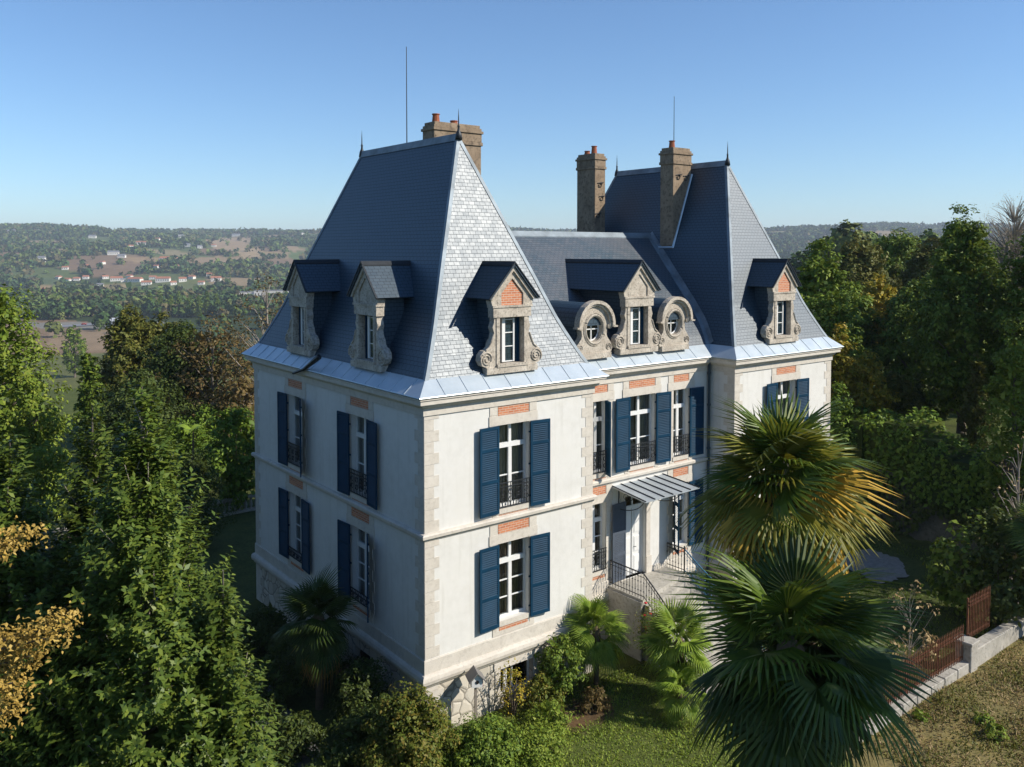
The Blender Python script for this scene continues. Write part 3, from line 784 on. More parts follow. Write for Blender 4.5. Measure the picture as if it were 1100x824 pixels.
def oeil_dormer(F, s):
    loc = fp(F,s,0,DS); th = F[1]; cz = 1.0; N = 56
    half = [(.74,0),(.74,.13),(.84,.15),(.91,.28),(.88,.42),(.78,.54),(.66,.64),(.61,.80),(.64,1.0),(.70,1.16)]
    half += [(.72*math.cos(a),1.18+.72*math.sin(a)) for a in [math.pi/2*i/10 for i in range(0,11)]]
    out = half+[(-a,b) for a,b in half[::-1]][1:]
    def cast(t):
        dx,dz = math.cos(t), math.sin(t); best = 9
        for (ax,az),(bx,bz) in zip(out, out[1:]+out[:1]):
            ex,ez = bx-ax,bz-az; den = dx*ez-dz*ex
            if abs(den) < 1e-9: continue
            k = (ax*ez-(az-cz)*ex)/den; q = (ax*dz-(az-cz)*dx)/den
            if k > 0 and -1e-6 <= q <= 1+1e-6: best = min(best,k)
        return best
    m = MB(); vs = []
    for i in range(N):
        t = 2*math.pi*i/N+.01; k = cast(t); c_,s_ = math.cos(t),math.sin(t)
        o = (k*c_, cz+k*s_); n_ = (.40*c_, cz+.45*s_)
        vs += [(o[0],0,o[1]),(n_[0],0,n_[1]),(n_[0],.26,n_[1]),(o[0],.26,o[1])]
    fs = []
    for i in range(N):
        j = (i+1)%N
        for a in range(4): fs.append((i*4+a,i*4+(a+1)%4,j*4+(a+1)%4,j*4+a))
    m.add(vs, fs)
    for r,wd in ((.50,.045),(.57,.02)):
        m.tube([(r*math.cos(t)*.92,-.012,cz+r*math.sin(t)*1.04) for t in [2*math.pi*i/36 for i in range(37)]], wd, 6, False)
    for a0 in range(14):
        t0,t1 = [(-.04+1.08*q/14)*math.pi for q in (a0,a0+1)]
        for r0,r1,y0,y1 in ((.70,.80,-.10,.10),(.78,.90,-.18,.10)):
            q = [(r0*math.cos(t0),1.16+r0*math.sin(t0)),(r1*math.cos(t0),1.16+r1*math.sin(t0)),(r1*math.cos(t1),1.16+r1*math.sin(t1)),(r0*math.cos(t1),1.16+r0*math.sin(t1))]
            m.prism(q, y0, y1)
    for sg in (-1,1):
        m.lathe([(.001,-.06),(.10,-.05),(.115,0),(.10,.05),(.001,.06)], (0,0,0), 10)
        n = 50; m.v[-n:] = [(sg*.73+y_*0+x_, zz-.02, 1.10+y_) for x_,y_,zz in m.v[-n:]]
        spiral(m, sg*.70, .34, -.012, .15, 1.8, sg, .022)
        m.box(*sorted((sg*.80,sg*1.0)), -.2, .05, 1.06, 1.12)
    m.box(-.78,.78,-.08,.28,-.06,.14)
    do = m.build('oval_dormer', M['oldstone'], house, loc, th)
    r = MB(); n = 14; rr = []
    for y in (.06, 3.1):
        rr.append([(.84*math.cos(math.pi*i/n), y, 1.14+.82*math.sin(math.pi*i/n)) for i in range(n+1)])
    r.add(rr[0]+rr[1], [(i,i+1,n+2+i,n+1+i) for i in range(n)]); r.add(rr[0], [tuple(range(n+1))])
    r.build('dormer_roof', M['slate'], do)
    c = MB(); c.box(-.70,.70,.27,1.5,0,1.2); c.build('dormer_cheek', M['slate'], do)
    w = MB(); w.mi = 0; w.box(-.42,.42,.262,.268,.5,1.5); w.mi = 1  # first box is a black sheet in place of the unlit attic
    w.tube([(.37*math.cos(t),.2,cz+.42*math.sin(t)) for t in [2*math.pi*i/24 for i in range(25)]], .03, 5, False)
    w.box(-.02,.02,.18,.22,.58,1.42); w.box(-.37,.37,.18,.22,.98,1.02); w.mi = 2; w.box(-.4,.4,.205,.21,.55,1.45)
    w.build('window', [M['dark'],M['white'],M['glass']], do)
oeil_dormer(CD, 7.98); oeil_dormer(CD, 12.28)

# ------------------------------------------------------------------ chimneys, aerials
def chimney(x0,x1,y0,y1,z0,z1,pots,hooks=(),rod=None):
    m = MB(); m.box(x0,x1,y0,y1,z0,z1-.75)
    e = .05; m.box(x0-e,x1+e,y0-e,y1+e,z1-.75,z1-.62); m.box(x0-.02,x1+.02,y0-.02,y1+.02,z1-.62,z1-.30)
    for k,(zz,ee) in enumerate(((z1-.30,.07),(z1-.20,.02))):
        m.box(x0-ee,x1+ee,y0-ee,y1+ee,zz,zz+.10)
    m.box(x0+.03,x1-.03,y0+.03,y1-.03,z1-.10,z1+.02)
    c = m.build('chimney', M['chimney'], house, bevel=.012)
    for px,py,h in pots:
        p = MB(); p.lathe([(.15,0),(.14,.1),(.12,h-.05),(.15,h-.03),(.15,h),(.11,h)], (px,py,z1+.01), 10); p.build('chimney_pot', M['clay'], c, smooth=False)
    for hx,hz in hooks:
        h = MB(); h.tube([(hx-.17,y0-.02,hz),(hx,y0-.03,hz+.03),(hx+.1,y0-.03,hz-.05),(hx+.05,y0-.03,hz-.17),(hx-.08,y0-.03,hz-.17),(hx-.1,y0-.03,hz-.06)], .022, 5)
        h.tube([(hx-.02,y0-.03,hz+.03),(hx+.22,y0-.03,hz+.05)], .02, 5); h.build('iron_hook', M['iron'], c)
    if rod:
        h = MB(); h.tube([(rod[0],rod[1],z1),(rod[0],rod[1],z1+rod[2])], [.02,.012], 5); h.build('lightning_rod', M['lead'], c)
chimney(3.62,5.72,5.0,5.75,11.0,17.0, [(3.95,5.4,.34),(4.75,5.4,.16)])
chimney(16.5,17.72,5.0,5.78,11.5,17.0, [(16.85,5.4,.35)], [(16.85,15.75),(17.35,15.72)], (16.98,5.4,2.4))
chimney(15.68,16.38,9.3,10.6,9.8,17.05, [(16.0,9.7,.40),(16.0,10.2,.2)], [(16.02,15.6),(16.12,14.95),(15.88,14.1)])
m = MB(); m.tube([(16.46,4.96,12.42),(17.74,4.96,15.84)], .055, 6); m.tube([(16.44,4.96,12.45),(16.44,5.8,12.45)], .05, 6); m.build('chimney_flashing', M['zinc'], roofR)
m = MB(); m.tube([(W/2,6.6,16.3),(W/2,6.6,19.95)], [.022,.014], 5); m.build('lightning_rod', M['lead'], roofL)

# ------------------------------------------------------------------ entrance stairs (stone flight between two iron rails)
NS = 12; ZL = -.2
def Lp(t): return (8.88+(-.35)*t*t, -.55-3.1*t)
def Rp(t): return (12.0+.75*t*t, .30-3.3*t)
m = MB()
m.slab([(8.80,R-.04),(Lp(0)[0]-.06,Lp(0)[1]),(Rp(0)[0]+.06,Rp(0)[1]),(12.05,R-.04)][::1], G-.5, ZL)
for i in range(NS):
    t0,t1 = i/NS,(i+1)/NS; zz = ZL-(i+1)*(ZL-G)/(NS+1)
    m.slab([Lp(t0),Lp(t1),Rp(t1),Rp(t0)], G-.5, zz)
m.slab([(8.72,R-.05),(8.80,R-.05),(8.80,-.55),(8.72,-.55)], G-.5, ZL-.08)
st = m.build('entrance_stairs', M['concrete'], house)
def railing(pts, mat, post_top=.95):
    m = MB(); P = [Vector(p) for p in pts]
    up = Vector((0,0,1))
    m.tube([p+up*post_top for p in P], .025, 6); m.tube([p+up*.12 for p in P], .016, 5); m.tube([p+up*(post_top-.14) for p in P], .012, 5)
    L = 0
    for a,b in zip(P,P[1:]):
        n = max(2,int((b-a).length/.13))
        for i in range(n):
            q = a.lerp(b, i/n)
            m.tube([q+up*.0, q+up*post_top], .013, 4)
            for hh in (.30,.62): m.lathe([(.012,-.03),(.03,0),(.012,.03)], (q.x,q.y,q.z+hh), 5)
    m.tube([P[-1], P[-1]+up*(post_top+.1)], .03, 6)
    m.build('railing', mat, st)
zl = lambda t: ZL-t*(ZL-G)
Lt = [(Lp(t)[0]-.02,Lp(t)[1],zl(t)) for t in [i/8 for i in range(9)]]
Rt = [(Rp(t)[0]+.02,Rp(t)[1],zl(t)) for t in [i/8 for i in range(9)]]
railing([(8.86,R-.08,ZL),(8.86,.3,ZL)]+Lt, M['iron'])
railing([(12.0,R-.08,ZL)]+Rt[:1], M['iron']); railing(Rt, M['blueiron'])

# ================================================================== TERRAIN
def S(a,b,x):
    t = np.clip((x-a)/(b-a),0,1); return t*t*(3-2*t)
def rot_bearing(x,y):
    dx,dy = x-CAM[0], y-CAM[1]; d = dx*FWD[0]+dy*FWD[1]; l = dx*RGT[0]+dy*RGT[1]
    return np.arctan2(l,d), np.hypot(dx,dy)
_rw = np.random.default_rng(5)
WAVES = [(a, 2*math.pi/w, _rw.uniform(0,6.28), _rw.uniform(0,6.28)) for a,w in ((13,1300),(11,900),(8,620),(5,380),(3,240),(2.2,170))]
def TH(x, y):
    x = np.asarray(x,float); y = np.asarray(y,float)
    b,rc = rot_bearing(x,y); r = np.hypot(x-8,y-3)
    wR = S(.20,.36,b)*(1-S(1.6,2.2,b)) + 0*r
    h = -2.4 - 52.6*S(34,430,r)*(1-wR)
    h = h + wR*(S(29.4,30.6,x)*3.6*S(-24,-19,y) + 5.5*S(38,90,r) - 46*S(160,700,r))
    n = sum(a*np.sin(k*(x*math.cos(t)+y*math.sin(t))+p) for a,k,t,p in WAVES)
    h = h + n*S(900,1900,r)*.5 + (140-2*wR)*S(1350,3900,r)
    h = h + .06*np.sin(x*.9+1)*np.sin(y*.7) * S(3,8,r)*(1-S(40,60,r))
    return h
def th(x,y): return float(TH(x,y))
_dd = np.concatenate([np.arange(3,120,.25), np.arange(120,1200,2), np.arange(1200,6000,6)])
def hit(u, v):
    X = CAM[0]+_dd*(FWD[0]+(u-550)/FPX*RGT[0]); Y = CAM[1]+_dd*(FWD[1]+(u-550)/FPX*RGT[1])
    Zr = CAM[2]-(v-HORV)/FPX*_dd
    k = np.nonzero(Zr < TH(X,Y))[0]
    k = k[0] if len(k) else len(_dd)-1
    return X[k],Y[k],_dd[k]

CELL = 190.0
def cells(x,y):
    """jittered-grid voronoi: cell id hash and edge distance"""
    gx,gy = np.floor(x/CELL), np.floor(y/CELL); d1 = np.full(x.shape,1e9); d2 = d1.copy(); idh = np.zeros(x.shape)
    for i in (-1,0,1):
        for j in (-1,0,1):
            cx,cy = gx+i,gy+j
            hx = np.modf(np.abs(np.sin(cx*127.1+cy*311.7)*43758.5453))[0]; hy = np.modf(np.abs(np.sin(cx*269.5+cy*183.3)*43758.5453))[0]
            d = np.hypot((cx+.1+.8*hx)*CELL-x, (cy+.1+.8*hy)*CELL-y)
            hid = np.modf(np.abs(np.sin(cx*57.3+cy*91.7+3)*24634.6345))[0]
            near = d < d1
            d2 = np.where(near,d1,np.minimum(d2,d)); idh = np.where(near,hid,idh); d1 = np.where(near,d,d1)
    return idh, d2-d1
PAL = [(.50,(.030,.048,.014)),(.64,(.095,.125,.040)),(.74,(.27,.20,.115)),(.84,(.13,.15,.050)),(.94,(.20,.135,.085)),(1.01,(.30,.25,.15))]
# fields one can recognise: centre column, row, half sizes in px, colour
FIELDS = [(95,366,46,12,(.25,.18,.115)),(60,402,70,20,(.11,.12,.040)),(250,262,26,6,(.33,.24,.15)),(268,272,15,5,(.35,.26,.16)),(235,281,34,6,(.28,.20,.12)),
          (48,262,26,4,(.27,.21,.13)),(60,270,15,3.5,(.28,.22,.13)),(185,272,30,3,(.24,.20,.11)),(160,280,24,3,(.30,.21,.12)),(120,308,18,3.5,(.30,.23,.12)),
          (55,310,18,3.5,(.28,.21,.12)),(316,268,14,3,(.30,.22,.14)),(322,275,14,4,(.10,.14,.045)),(95,350,80,3.5,(.20,.19,.17)),(150,316,60,5,(.09,.12,.045)),(45,302,40,4,(.08,.11,.045))]
FG = []
for u,v,du,dv,c in FIELDS:
    x,y,d = hit(u,v); _,_,d0 = hit(u,v+dv); _,_,d1 = hit(u,v-dv)
    FG.append((u,(d0+d1)/2,du,max((d1-d0)/2,12),c))
def field_at(x,y):
    dx,dy = x-CAM[0], y-CAM[1]; d = dx*FWD[0]+dy*FWD[1]; l = dx*RGT[0]+dy*RGT[1]; d = np.where(np.abs(d)<1,1,d)
    u = 550+l/d*FPX; out = np.full(x.shape,-1)
    wob = .12*np.sin(x*.02)+.12*np.sin(y*.017+1)
    for i,(cu,cd,du,hd,c) in enumerate(FG):
        q = np.maximum(np.abs((u-cu)/du + .15*np.sin(d*.011+i)), np.abs((d-cd)/hd)) if i < 2 or i == 13 else np.hypot((u-cu)/du,(d-cd)/hd)**1
        out = np.where((q+wob < 1) & (d > 150), i, out)
    return out
ang = np.concatenate([np.linspace(-.80,.80,760), np.linspace(.80,2*math.pi-.80,150)[1:-1]])
rr = [0.6]
while rr[-1] < 70: rr.append(rr[-1]+.5)
while rr[-1] < 9000: rr.append(rr[-1]*1.02)
rr = np.array(rr)
A_,R_ = np.meshgrid(ang, rr)
X = CAM[0]+R_*(np.cos(A_)*FWD[0]+np.sin(A_)*RGT[0]); Y = CAM[1]+R_*(np.cos(A_)*FWD[1]+np.sin(A_)*RGT[1])
Zt = TH(X,Y); na,nr = len(ang),len(rr)
V = np.stack([X.ravel(),Y.ravel(),Zt.ravel()],1)
i0 = (np.arange(nr-1)[:,None]*na+np.arange(na)[None,:]); i1 = (np.arange(nr-1)[:,None]*na+(np.arange(na)[None,:]+1)%na)
F = np.stack([i0.ravel(),(i0+na).ravel(),(i1+na).ravel(),i1.ravel()],1)
F = F[:,::-1]
V = np.vstack([V,[[CAM[0],CAM[1],th(CAM[0],CAM[1])]]])
cid,ced = cells(X,Y); fa = field_at(X,Y)
col = np.zeros(X.shape+(4,),np.float32); col[...,3] = 1
lo = 0
for t_,c in PAL:
    k = (cid >= lo) & (cid < t_); col[k,:3] = c; lo = t_
for i,f_ in enumerate(FG): col[fa == i,:3] = f_[4]
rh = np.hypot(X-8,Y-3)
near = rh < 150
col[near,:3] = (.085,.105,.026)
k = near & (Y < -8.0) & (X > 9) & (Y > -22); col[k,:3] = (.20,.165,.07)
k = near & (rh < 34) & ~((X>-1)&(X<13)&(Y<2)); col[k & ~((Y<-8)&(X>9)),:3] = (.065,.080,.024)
k = ((X-4.6)/1.3)**2+((Y+1.9)/.75)**2 < 1; col[k,:3] = (.10,.065,.035)
def m_ground():
    t = NT('ground_cover')
    at = t.new('ShaderNodeVertexColor'); at.layer_name = 'cover'
    a = t.noise(.05, 6, .65); b = t.noise(1.3, 6, .7); d = t.noise(9, 4, .7)
    c = t.mix(.45, at.outputs[0], t.ramp(a.outputs[0], [(.3,(.55,.55,.5)),(.7,(1.25,1.25,1.25))]), 'MULTIPLY')
    c = t.mix(.75, c, t.ramp(b.outputs[0], [(.25,(.5,.55,.45)),(.5,(1,1,1)),(.75,(1.5,1.3,1.05))]), 'MULTIPLY')
    c = t.mix(.6, c, t.ramp(d.outputs[0], [(.3,(.5,.5,.5)),(.7,(1.4,1.4,1.3))]), 'MULTIPLY')
    t.col(c); t.set(.95,0,.15); t.bump(d.outputs[0], .5, .05); return t.m
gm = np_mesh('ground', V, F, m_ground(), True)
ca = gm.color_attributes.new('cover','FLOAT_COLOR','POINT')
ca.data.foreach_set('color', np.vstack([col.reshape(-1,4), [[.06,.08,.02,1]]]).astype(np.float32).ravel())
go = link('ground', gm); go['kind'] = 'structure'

def sheet(name, poly, mat, off=.012, sub=1):
    """flat irregular patch following the terrain"""
    bm = bmesh.new(); vs = [bm.verts.new((x,y,0)) for x,y in poly]; f = bm.faces.new(vs)
    bmesh.ops.triangulate(bm, faces=[f])
    for _ in range(sub): bmesh.ops.subdivide_edges(bm, edges=bm.edges[:], cuts=2, use_grid_fill=True)
    for v in bm.verts: v.co.z = th(v.co.x,v.co.y)+off
    bmesh.ops.recalc_face_normals(bm, faces=bm.faces)
    me = bpy.data.meshes.new(name); bm.to_mesh(me); bm.free()
    if me.polygons[0].normal.z < 0: me.flip_normals()
    me.materials.append(mat); auto_uv(me); o = link(name, me); o['kind'] = 'structure'; return o
def wob(poly, amp, n, seed):
    r = random.Random(seed); out = []
    for (ax,ay),(bx,by) in zip(poly, poly[1:]+poly[:1]):
        for i in range(n):
            t = i/n; out.append((ax+(bx-ax)*t+r.uniform(-amp,amp), ay+(by-ay)*t+r.uniform(-amp,amp)))
    return out
gravel = m_stone('gravel', (.17,.16,.14), (.27,.255,.23), dark=(.12,.11,.1), lichen=.4, scale=3)
sheet('path', wob([(22.3,-2.0),(24.0,-2.4),(25.7,-1.1),(26.1,.6),(24.8,1.0),(23.0,.3)], .13, 11, 1), gravel, .06)
sheet('driveway', wob([(-5.4,-6),(-3.2,-6),(-2.7,1),(-2.3,10),(-2.6,20),(-5.4,20),(-5.0,10),(-4.9,2)], .15, 5, 2), m_stone('worn_asphalt', (.10,.10,.10), (.15,.15,.145), dark=(.05,.05,.05), lichen=.3), .06)
# valley road
rx = [hit(u,v) for u,v in ((52,352),(70,351),(100,349),(130,346.5))]
P = [np.array(q[:2]) for q in rx]; left = []; right = []
for i,p in enumerate(P):
    d = P[min(i+1,len(P)-1)]-P[max(i-1,0)]; d /= np.linalg.norm(d); n = np.array([-d[1],d[0]])
    left.append(tuple(p+n*11)); right.append(tuple(p-n*11))
sheet('road', left+right[::-1], m_plain('far_asphalt', (.20,.20,.21), .8, 0, .3, .1, .02), .5, 0)

# ================================================================== VEGETATION TOOLS
def unit(a): return a/np.maximum(np.linalg.norm(a,axis=-1,keepdims=True),1e-9)
def leaf_quads(P, N, T, L, Wd, bend=.18):
    """diamond leaves: centre P, normal N, axis T, length L, width Wd"""
    N = unit(N); T = unit(T-N*(T*N).sum(1,keepdims=True)); B = np.cross(N,T)
    L = np.broadcast_to(L,(len(P),))[:,None]; Wd = np.broadcast_to(Wd,(len(P),))[:,None]
    a = P; b = P+T*L*.45+B*Wd*.5+N*L*bend*.3; c = P+T*L-N*L*bend; d = P+T*L*.45-B*Wd*.5+N*L*bend*.3
    V = np.stack([a,b,c,d],1).reshape(-1,3); F = np.arange(len(V)).reshape(-1,4)
    return V,F
def prof_round(t): return np.maximum(.12,np.sin(np.pi*np.clip(t,0,1)**.85))**.65
def prof_cone(t): return np.clip((1-t)**.75,.03,1)*(.55+.45*S(0,.25,t))
def prof_column(t): return np.clip(np.sin(np.pi*np.clip(t,0.02,.99)**.75),.05,1)**.5
def prof_oval(t): return np.maximum(.1,np.sin(np.pi*np.clip(t,0,1)**.7))**.8
def crown(rng, h, base, radius, prof, nclump, per, size, clump=.16, up=.5, aspect=.55, gap=.25, lean=(0,0), flat=.75):
    """leaf clumps through the crown's volume; returns V,F,clump centres"""
    lob = [(rng.uniform(0,6.28), rng.uniform(.5,1.0), rng.integers(2,6)) for _ in range(4)]
    t = rng.random(nclump*3); keep = rng.random(nclump*3) < prof(t)**1.3; t = t[keep][:nclump]
    n = len(t); a = rng.uniform(0,2*math.pi,n)
    lobf = 1+sum(.10*w*np.sin(k*a+p+t*5*w) for p,w,k in lob)
    rr_ = radius*prof(t)*lobf*np.sqrt(rng.uniform(.22,1,n))*rng.uniform(.85,1.08,n)
    Cc = np.stack([rr_*np.cos(a)+lean[0]*t, rr_*np.sin(a)+lean[1]*t, base+(h-base)*t],1)
    cs = radius*clump*rng.uniform(.6,1.45,n)
    k = rng.poisson(per, n).clip(3)
    idx = np.repeat(np.arange(n), k); m = len(idx)
    off = rng.normal(0,1,(m,3)); off = unit(off)*rng.uniform(.2,1.0,(m,1))**.55; off[:,2] *= flat
    P = Cc[idx]+off*cs[idx][:,None]
    ctr = np.array([0,0,base+(h-base)*.4]); outw = unit(P-ctr)
    N = outw*.45+np.array([0,0,up])+off*.7+rng.normal(0,.4,(m,3))
    T = outw*.4+rng.normal(0,.7,(m,3))+np.array([0,0,-.25])
    L = size*rng.uniform(.55,1.35,m)
    # oversized inner leaves, added to block light through the crown
    if per > 25:
        q = int(m*.10); tq = rng.uniform(.05,.88,q); aq = rng.uniform(0,6.283,q); rq = radius*prof(tq)*np.sqrt(rng.random(q))*.66
        P = np.vstack([P, np.stack([rq*np.cos(aq)+lean[0]*tq, rq*np.sin(aq)+lean[1]*tq, base+(h-base)*tq],1)])
        N = np.vstack([N, rng.normal(0,1,(q,3))]); T = np.vstack([T, rng.normal(0,1,(q,3))]); L = np.concatenate([L, size*rng.uniform(1.6,2.8,q)])
    V,F = leaf_quads(P,N,T,L,L*aspect)
    return V,F,Cc
def trunk_mb(rng, h, r0, Cc, nlimb, base, mat, lean=(0,0), top=.88, wig=.03):
    m = MB(); pts = []; 
    for i in range(9):
        t = i/8*top; pts.append((lean[0]*t+rng.normal(0,wig)*h*.25*t, lean[1]*t+rng.normal(0,wig)*h*.25*t, h*t-(.35 if i == 0 else 0)))
    m.tube(pts, [r0*(1.25 if i == 0 else 1)*(1-.88*i/8) for i in range(9)], 8)
    if len(Cc):
        order = rng.permutation(len(Cc))[:nlimb]
        for q in order:
            c = Cc[q]; z0_ = max(base*.6, c[2]-np.hypot(c[0],c[1])*rng.uniform(.5,1.0)); z0_ = min(z0_, h*.8)
            k = min(7,int(z0_/(h*top)*8)); p0 = Vector(pts[max(1,k)]); c = Vector(c.tolist())
            mid = p0.lerp(c,.5)+Vector((0,0,.06*h*rng.uniform(-.3,.8)))
            rb = r0*.42*(1-.75*k/8)
            m.tube([p0,mid,c], [rb,rb*.6,rb*.2], 5, False)
    return m
def plant(name, label, cat, pos, mb, cm, group=None, rotz=0.0, crown_name='crown', trunk_name='trunk', trunk_mat=None):
    t = thing(name, label, cat, pos, rotz, group)
    if mb is not None: mb.build(trunk_name, trunk_mat or M['bark'], t, smooth=True, recalc=False)
    link(crown_name, cm, t); return t
def tree(seed, u, depth, top_v, wpx, leaf, label, name='broadleaf_tree', prof=prof_round, size=.22, nclump=150, per=48, base=.22, clump=.17, group=None,
         bark='bark', limbs=18, pos=None, height=None, radius=None, lean=(0,0), aspect=.55, cat='tree', up=.5, r0=None):
    rng = np.random.default_rng(seed)
    x,y = pos if pos else ground_at(u,depth)
    zg = th(x,y)-.05
    h = height or z_at(top_v,depth)-zg; rad_ = radius or wpx/FPX*depth/2
    V,F,Cc = crown(rng,h*.97,h*base,rad_*.95,prof,nclump,per,size,clump,up,aspect,lean=lean)
    cm = np_mesh('crown', V, F, M[leaf])
    mb = trunk_mb(rng,h,r0 or max(.07,h*.018),Cc,limbs,h*base,None,lean)
    return plant(name,label,cat,(x,y,zg),mb,cm,group,0.0,trunk_mat=M[bark])
def shrub(seed, x, y, h, r, leaf, label, name='shrub', size=.10, nclump=60, per=45, prof=prof_round, stems=7, cat='shrub', group=None, aspect=.55, clump=.24, zg=None, up=.5):
    rng = np.random.default_rng(seed); zg = th(x,y)-.02 if zg is None else zg
    V,F,Cc = crown(rng,h,h*.06,r,prof,nclump,per,size,clump,up,aspect)
    m = MB()
    for q in rng.permutation(len(Cc))[:stems]:
        c = Cc[q]; m.tube([(c[0]*.08,c[1]*.08,-.1),(c[0]*.45,c[1]*.45,c[2]*.5),tuple(c)], [.03,.022,.01], 5, False)
    return plant(name,label,cat,(x,y,zg),m,np_mesh('foliage',V,F,M[leaf]),group,0.0,'foliage','stem')

# ------------------------------------------------------------------ fan palms
def frond_mesh(seed, mat, pet=.75, blade=.8, nseg=34, droop=.35, spread=128):
    rng = np.random.default_rng(seed); V = []; F = []
    def quad(*p):
        o = len(V); V.extend(p); F.append((o,o+1,o+2,o+3))
    w = .022
    for i in range(4):
        t0,t1 = i/4,(i+1)/4; s = lambda t: np.array([pet*t,0,-.10*pet*t*t])
        a,b = s(t0),s(t1); o = np.array([0,w*(1-.4*t0),0]); q = np.array([0,0,.018])
        quad(a-o,b-o,b+q,a+q); quad(a+q,b+q,b+o,a+o)
    hub = np.array([pet,0,-.10*pet])
    tilt = rad(-18)
    for i in range(nseg):
        a0 = rad(-spread+2*spread*i/nseg); a1 = rad(-spread+2*spread*(i+1)/nseg); am = (a0+a1)/2
        L = blade*(1-.28*abs(am)/rad(spread))*rng.uniform(.92,1.06)
        def pt(a,r,dz):
            p = np.array([r*math.cos(a),r*math.sin(a),dz - .10*abs(math.sin(a))*r])
            x_ = p[0]*math.cos(tilt)-p[2]*math.sin(tilt)*-1; z_ = p[0]*math.sin(tilt)+p[2]*math.cos(tilt)
            return hub+np.array([x_,p[1],z_])
        f1 = .55*L; f2 = .82*L; fold = .02
        wd = (a1-a0)*.5
        p0 = pt(am,.02,0); pl = pt(am-wd,f1,-.02); pr = pt(am+wd,f1,-.02); pm = pt(am,f1,fold)
        dl = -.10*L*droop; d2 = -droop*L*.28*rng.uniform(.7,1.3); d3 = -droop*L*rng.uniform(.6,1.25)
        ql = pt(am-wd*.5,f2,d2-.012); qr = pt(am+wd*.5,f2,d2-.012); qm = pt(am,f2,d2)
        tip = pt(am+rng.normal(0,.015),L,d3)
        quad(p0,pl,pm,p0*.999+pm*.001); quad(p0,pm,pr,p0*.999+pr*.001)
        quad(pl,ql,qm,pm); quad(pm,qm,qr,pr); quad(ql,tip,tip*.999+qm*.001,qm); quad(qm,tip*.999+qm*.001,tip,qr)
    return np_mesh('frond', np.array(V), np.array(F), mat)
FROND = {}
for key,mat,dr in (('g','frond',.30),('k','frond_shade',.32),('l','frond_lime',.42),('b','frond_bright',.35),('y','frond_yellow',.55),('d','frond_dry',.8)):
    FROND[key] = [frond_mesh(70+i*7+ord(key), M[mat], .56+.07*i, .84-.04*i, 30+2*i, dr+.14*i) for i in range(3)]
def palm(seed, x, y, hz, scale, label, n=42, kinds=None, lo=-62, hi=82, r=.14, group=None, zg=None, name='fan_palm', skirt=True):
    rng = np.random.default_rng(seed); zg = th(x,y)-.05 if zg is None else zg
    t = thing(name, label, 'palm', (x,y,zg), 0, group)
    H = hz-zg; m = MB()
    pts = [(.05*math.sin(i*.9)*scale*.5, .05*math.cos(i*.7)*scale*.5, H*i/10-(.2 if i == 0 else 0)) for i in range(11)]
    m.tube(pts, [r*(1.0+.12*(i%2))*(1.0 if i < 8 else .9) for i in range(11)], 9)
    m.lathe([(r*.8,-1.15*scale),(r*1.7,-.8*scale),(r*2.0,-.35*scale),(r*1.5,.05*scale),(.02,.2*scale)], (pts[-1][0],pts[-1][1],H), 10)
    m.build('trunk', M['fibre'], t, smooth=True, recalc=False)
    for i in range(n):
        q = i/n; el = rad(hi+(lo-hi)*q**.9+rng.normal(0,10)); az = i*2.39996+rng.normal(0,.2)
        k = kinds(q,rng) if kinds else 'g'
        me = FROND[k][rng.integers(0,3)]
        o = link('frond', me, t, (pts[-1][0],pts[-1][1],H-.35*scale*q+.05))
        o.rotation_mode = 'XYZ'
        o.matrix_local = Matrix.Translation(o.location) @ Matrix.Rotation(az,4,'Z') @ Matrix.Rotation(-el,4,'Y') @ Matrix.Rotation(rng.normal(0,.34),4,'X') @ Matrix.Scale(scale*rng.uniform(.74,1.12),4)
        if k in 'yd': o['label'] = 'yellowing drooping frond' if k == 'y' else 'dry hanging frond'
    return t

# ================================================================== GARDEN STRUCTURES
# rusty picket fence on a low coping along the front garden
FY = -7.9
def fence_run(name, label, x0, x1, y, zb, h, step, group=None):
    t = thing(name, label, 'fence', (x0,y,zb), 0, group); L = x1-x0
    m = MB()
    for zz in (.12, h-.30, h-.18): m.box(0,L,-.02,.02,zz-.025,zz+.025)
    m.build('rail', M['rust'], t)
    m = MB(); n = int(L/step)
    for i in range(n+1):
        x = L*i/n; m.box(x-.011,x+.011,-.043,-.021,.02,h)
        m.add([(x-.03,-.032,h),(x,-.045,h+.0),(x+.03,-.032,h),(x,-.019,h),(x,-.032,h+.13)], [(0,1,4),(1,2,4),(2,3,4),(3,0,4),(3,2,1,0)])
    m.build('pickets', M['rust'], t)
    for i in range(int(L/2.1)+1):
        x = min(L, i*2.1); m = MB(); m.box(x-.03,x+.03,.021,.075,0,h-.02); m.build('post', M['rust'], t)
    return t
fence_run('picket_fence','long rusty iron picket fence standing on a pale coping', 9.2, 17.15, FY, -2.05, 1.2, .115)
fence_run('picket_fence','short taller rusty fence panel beside the stone pier', 17.75, 19.3, FY+.05, -1.45, 1.45, .115)
t = thing('low_wall','pale stone coping wall under the rusty fence','wall',(9,FY,G))
for i in range(9):
    m = MB(); m.box(.02+i*.92,.90+i*.92,-.24,.20,-.2,.30+(i%3)*.012); m.build('coping_stone', M['concrete'], t, bevel=.02)
t = thing('stone_pier','square pale stone pier at the step of the fence','pier',(17.45,FY,G))
m = MB(); m.box(-.27,.27,-.30,.26,-.3,.92); m.build('shaft', M['concrete'], t, bevel=.03)
m = MB(); m.box(-.32,.32,-.35,.31,.92,1.03); m.build('cap', M['concrete'], t, bevel=.02)
t = thing('kerb_wall','low rough kerb wall leading away from the pier into shade','wall',(17.8,FY,G))
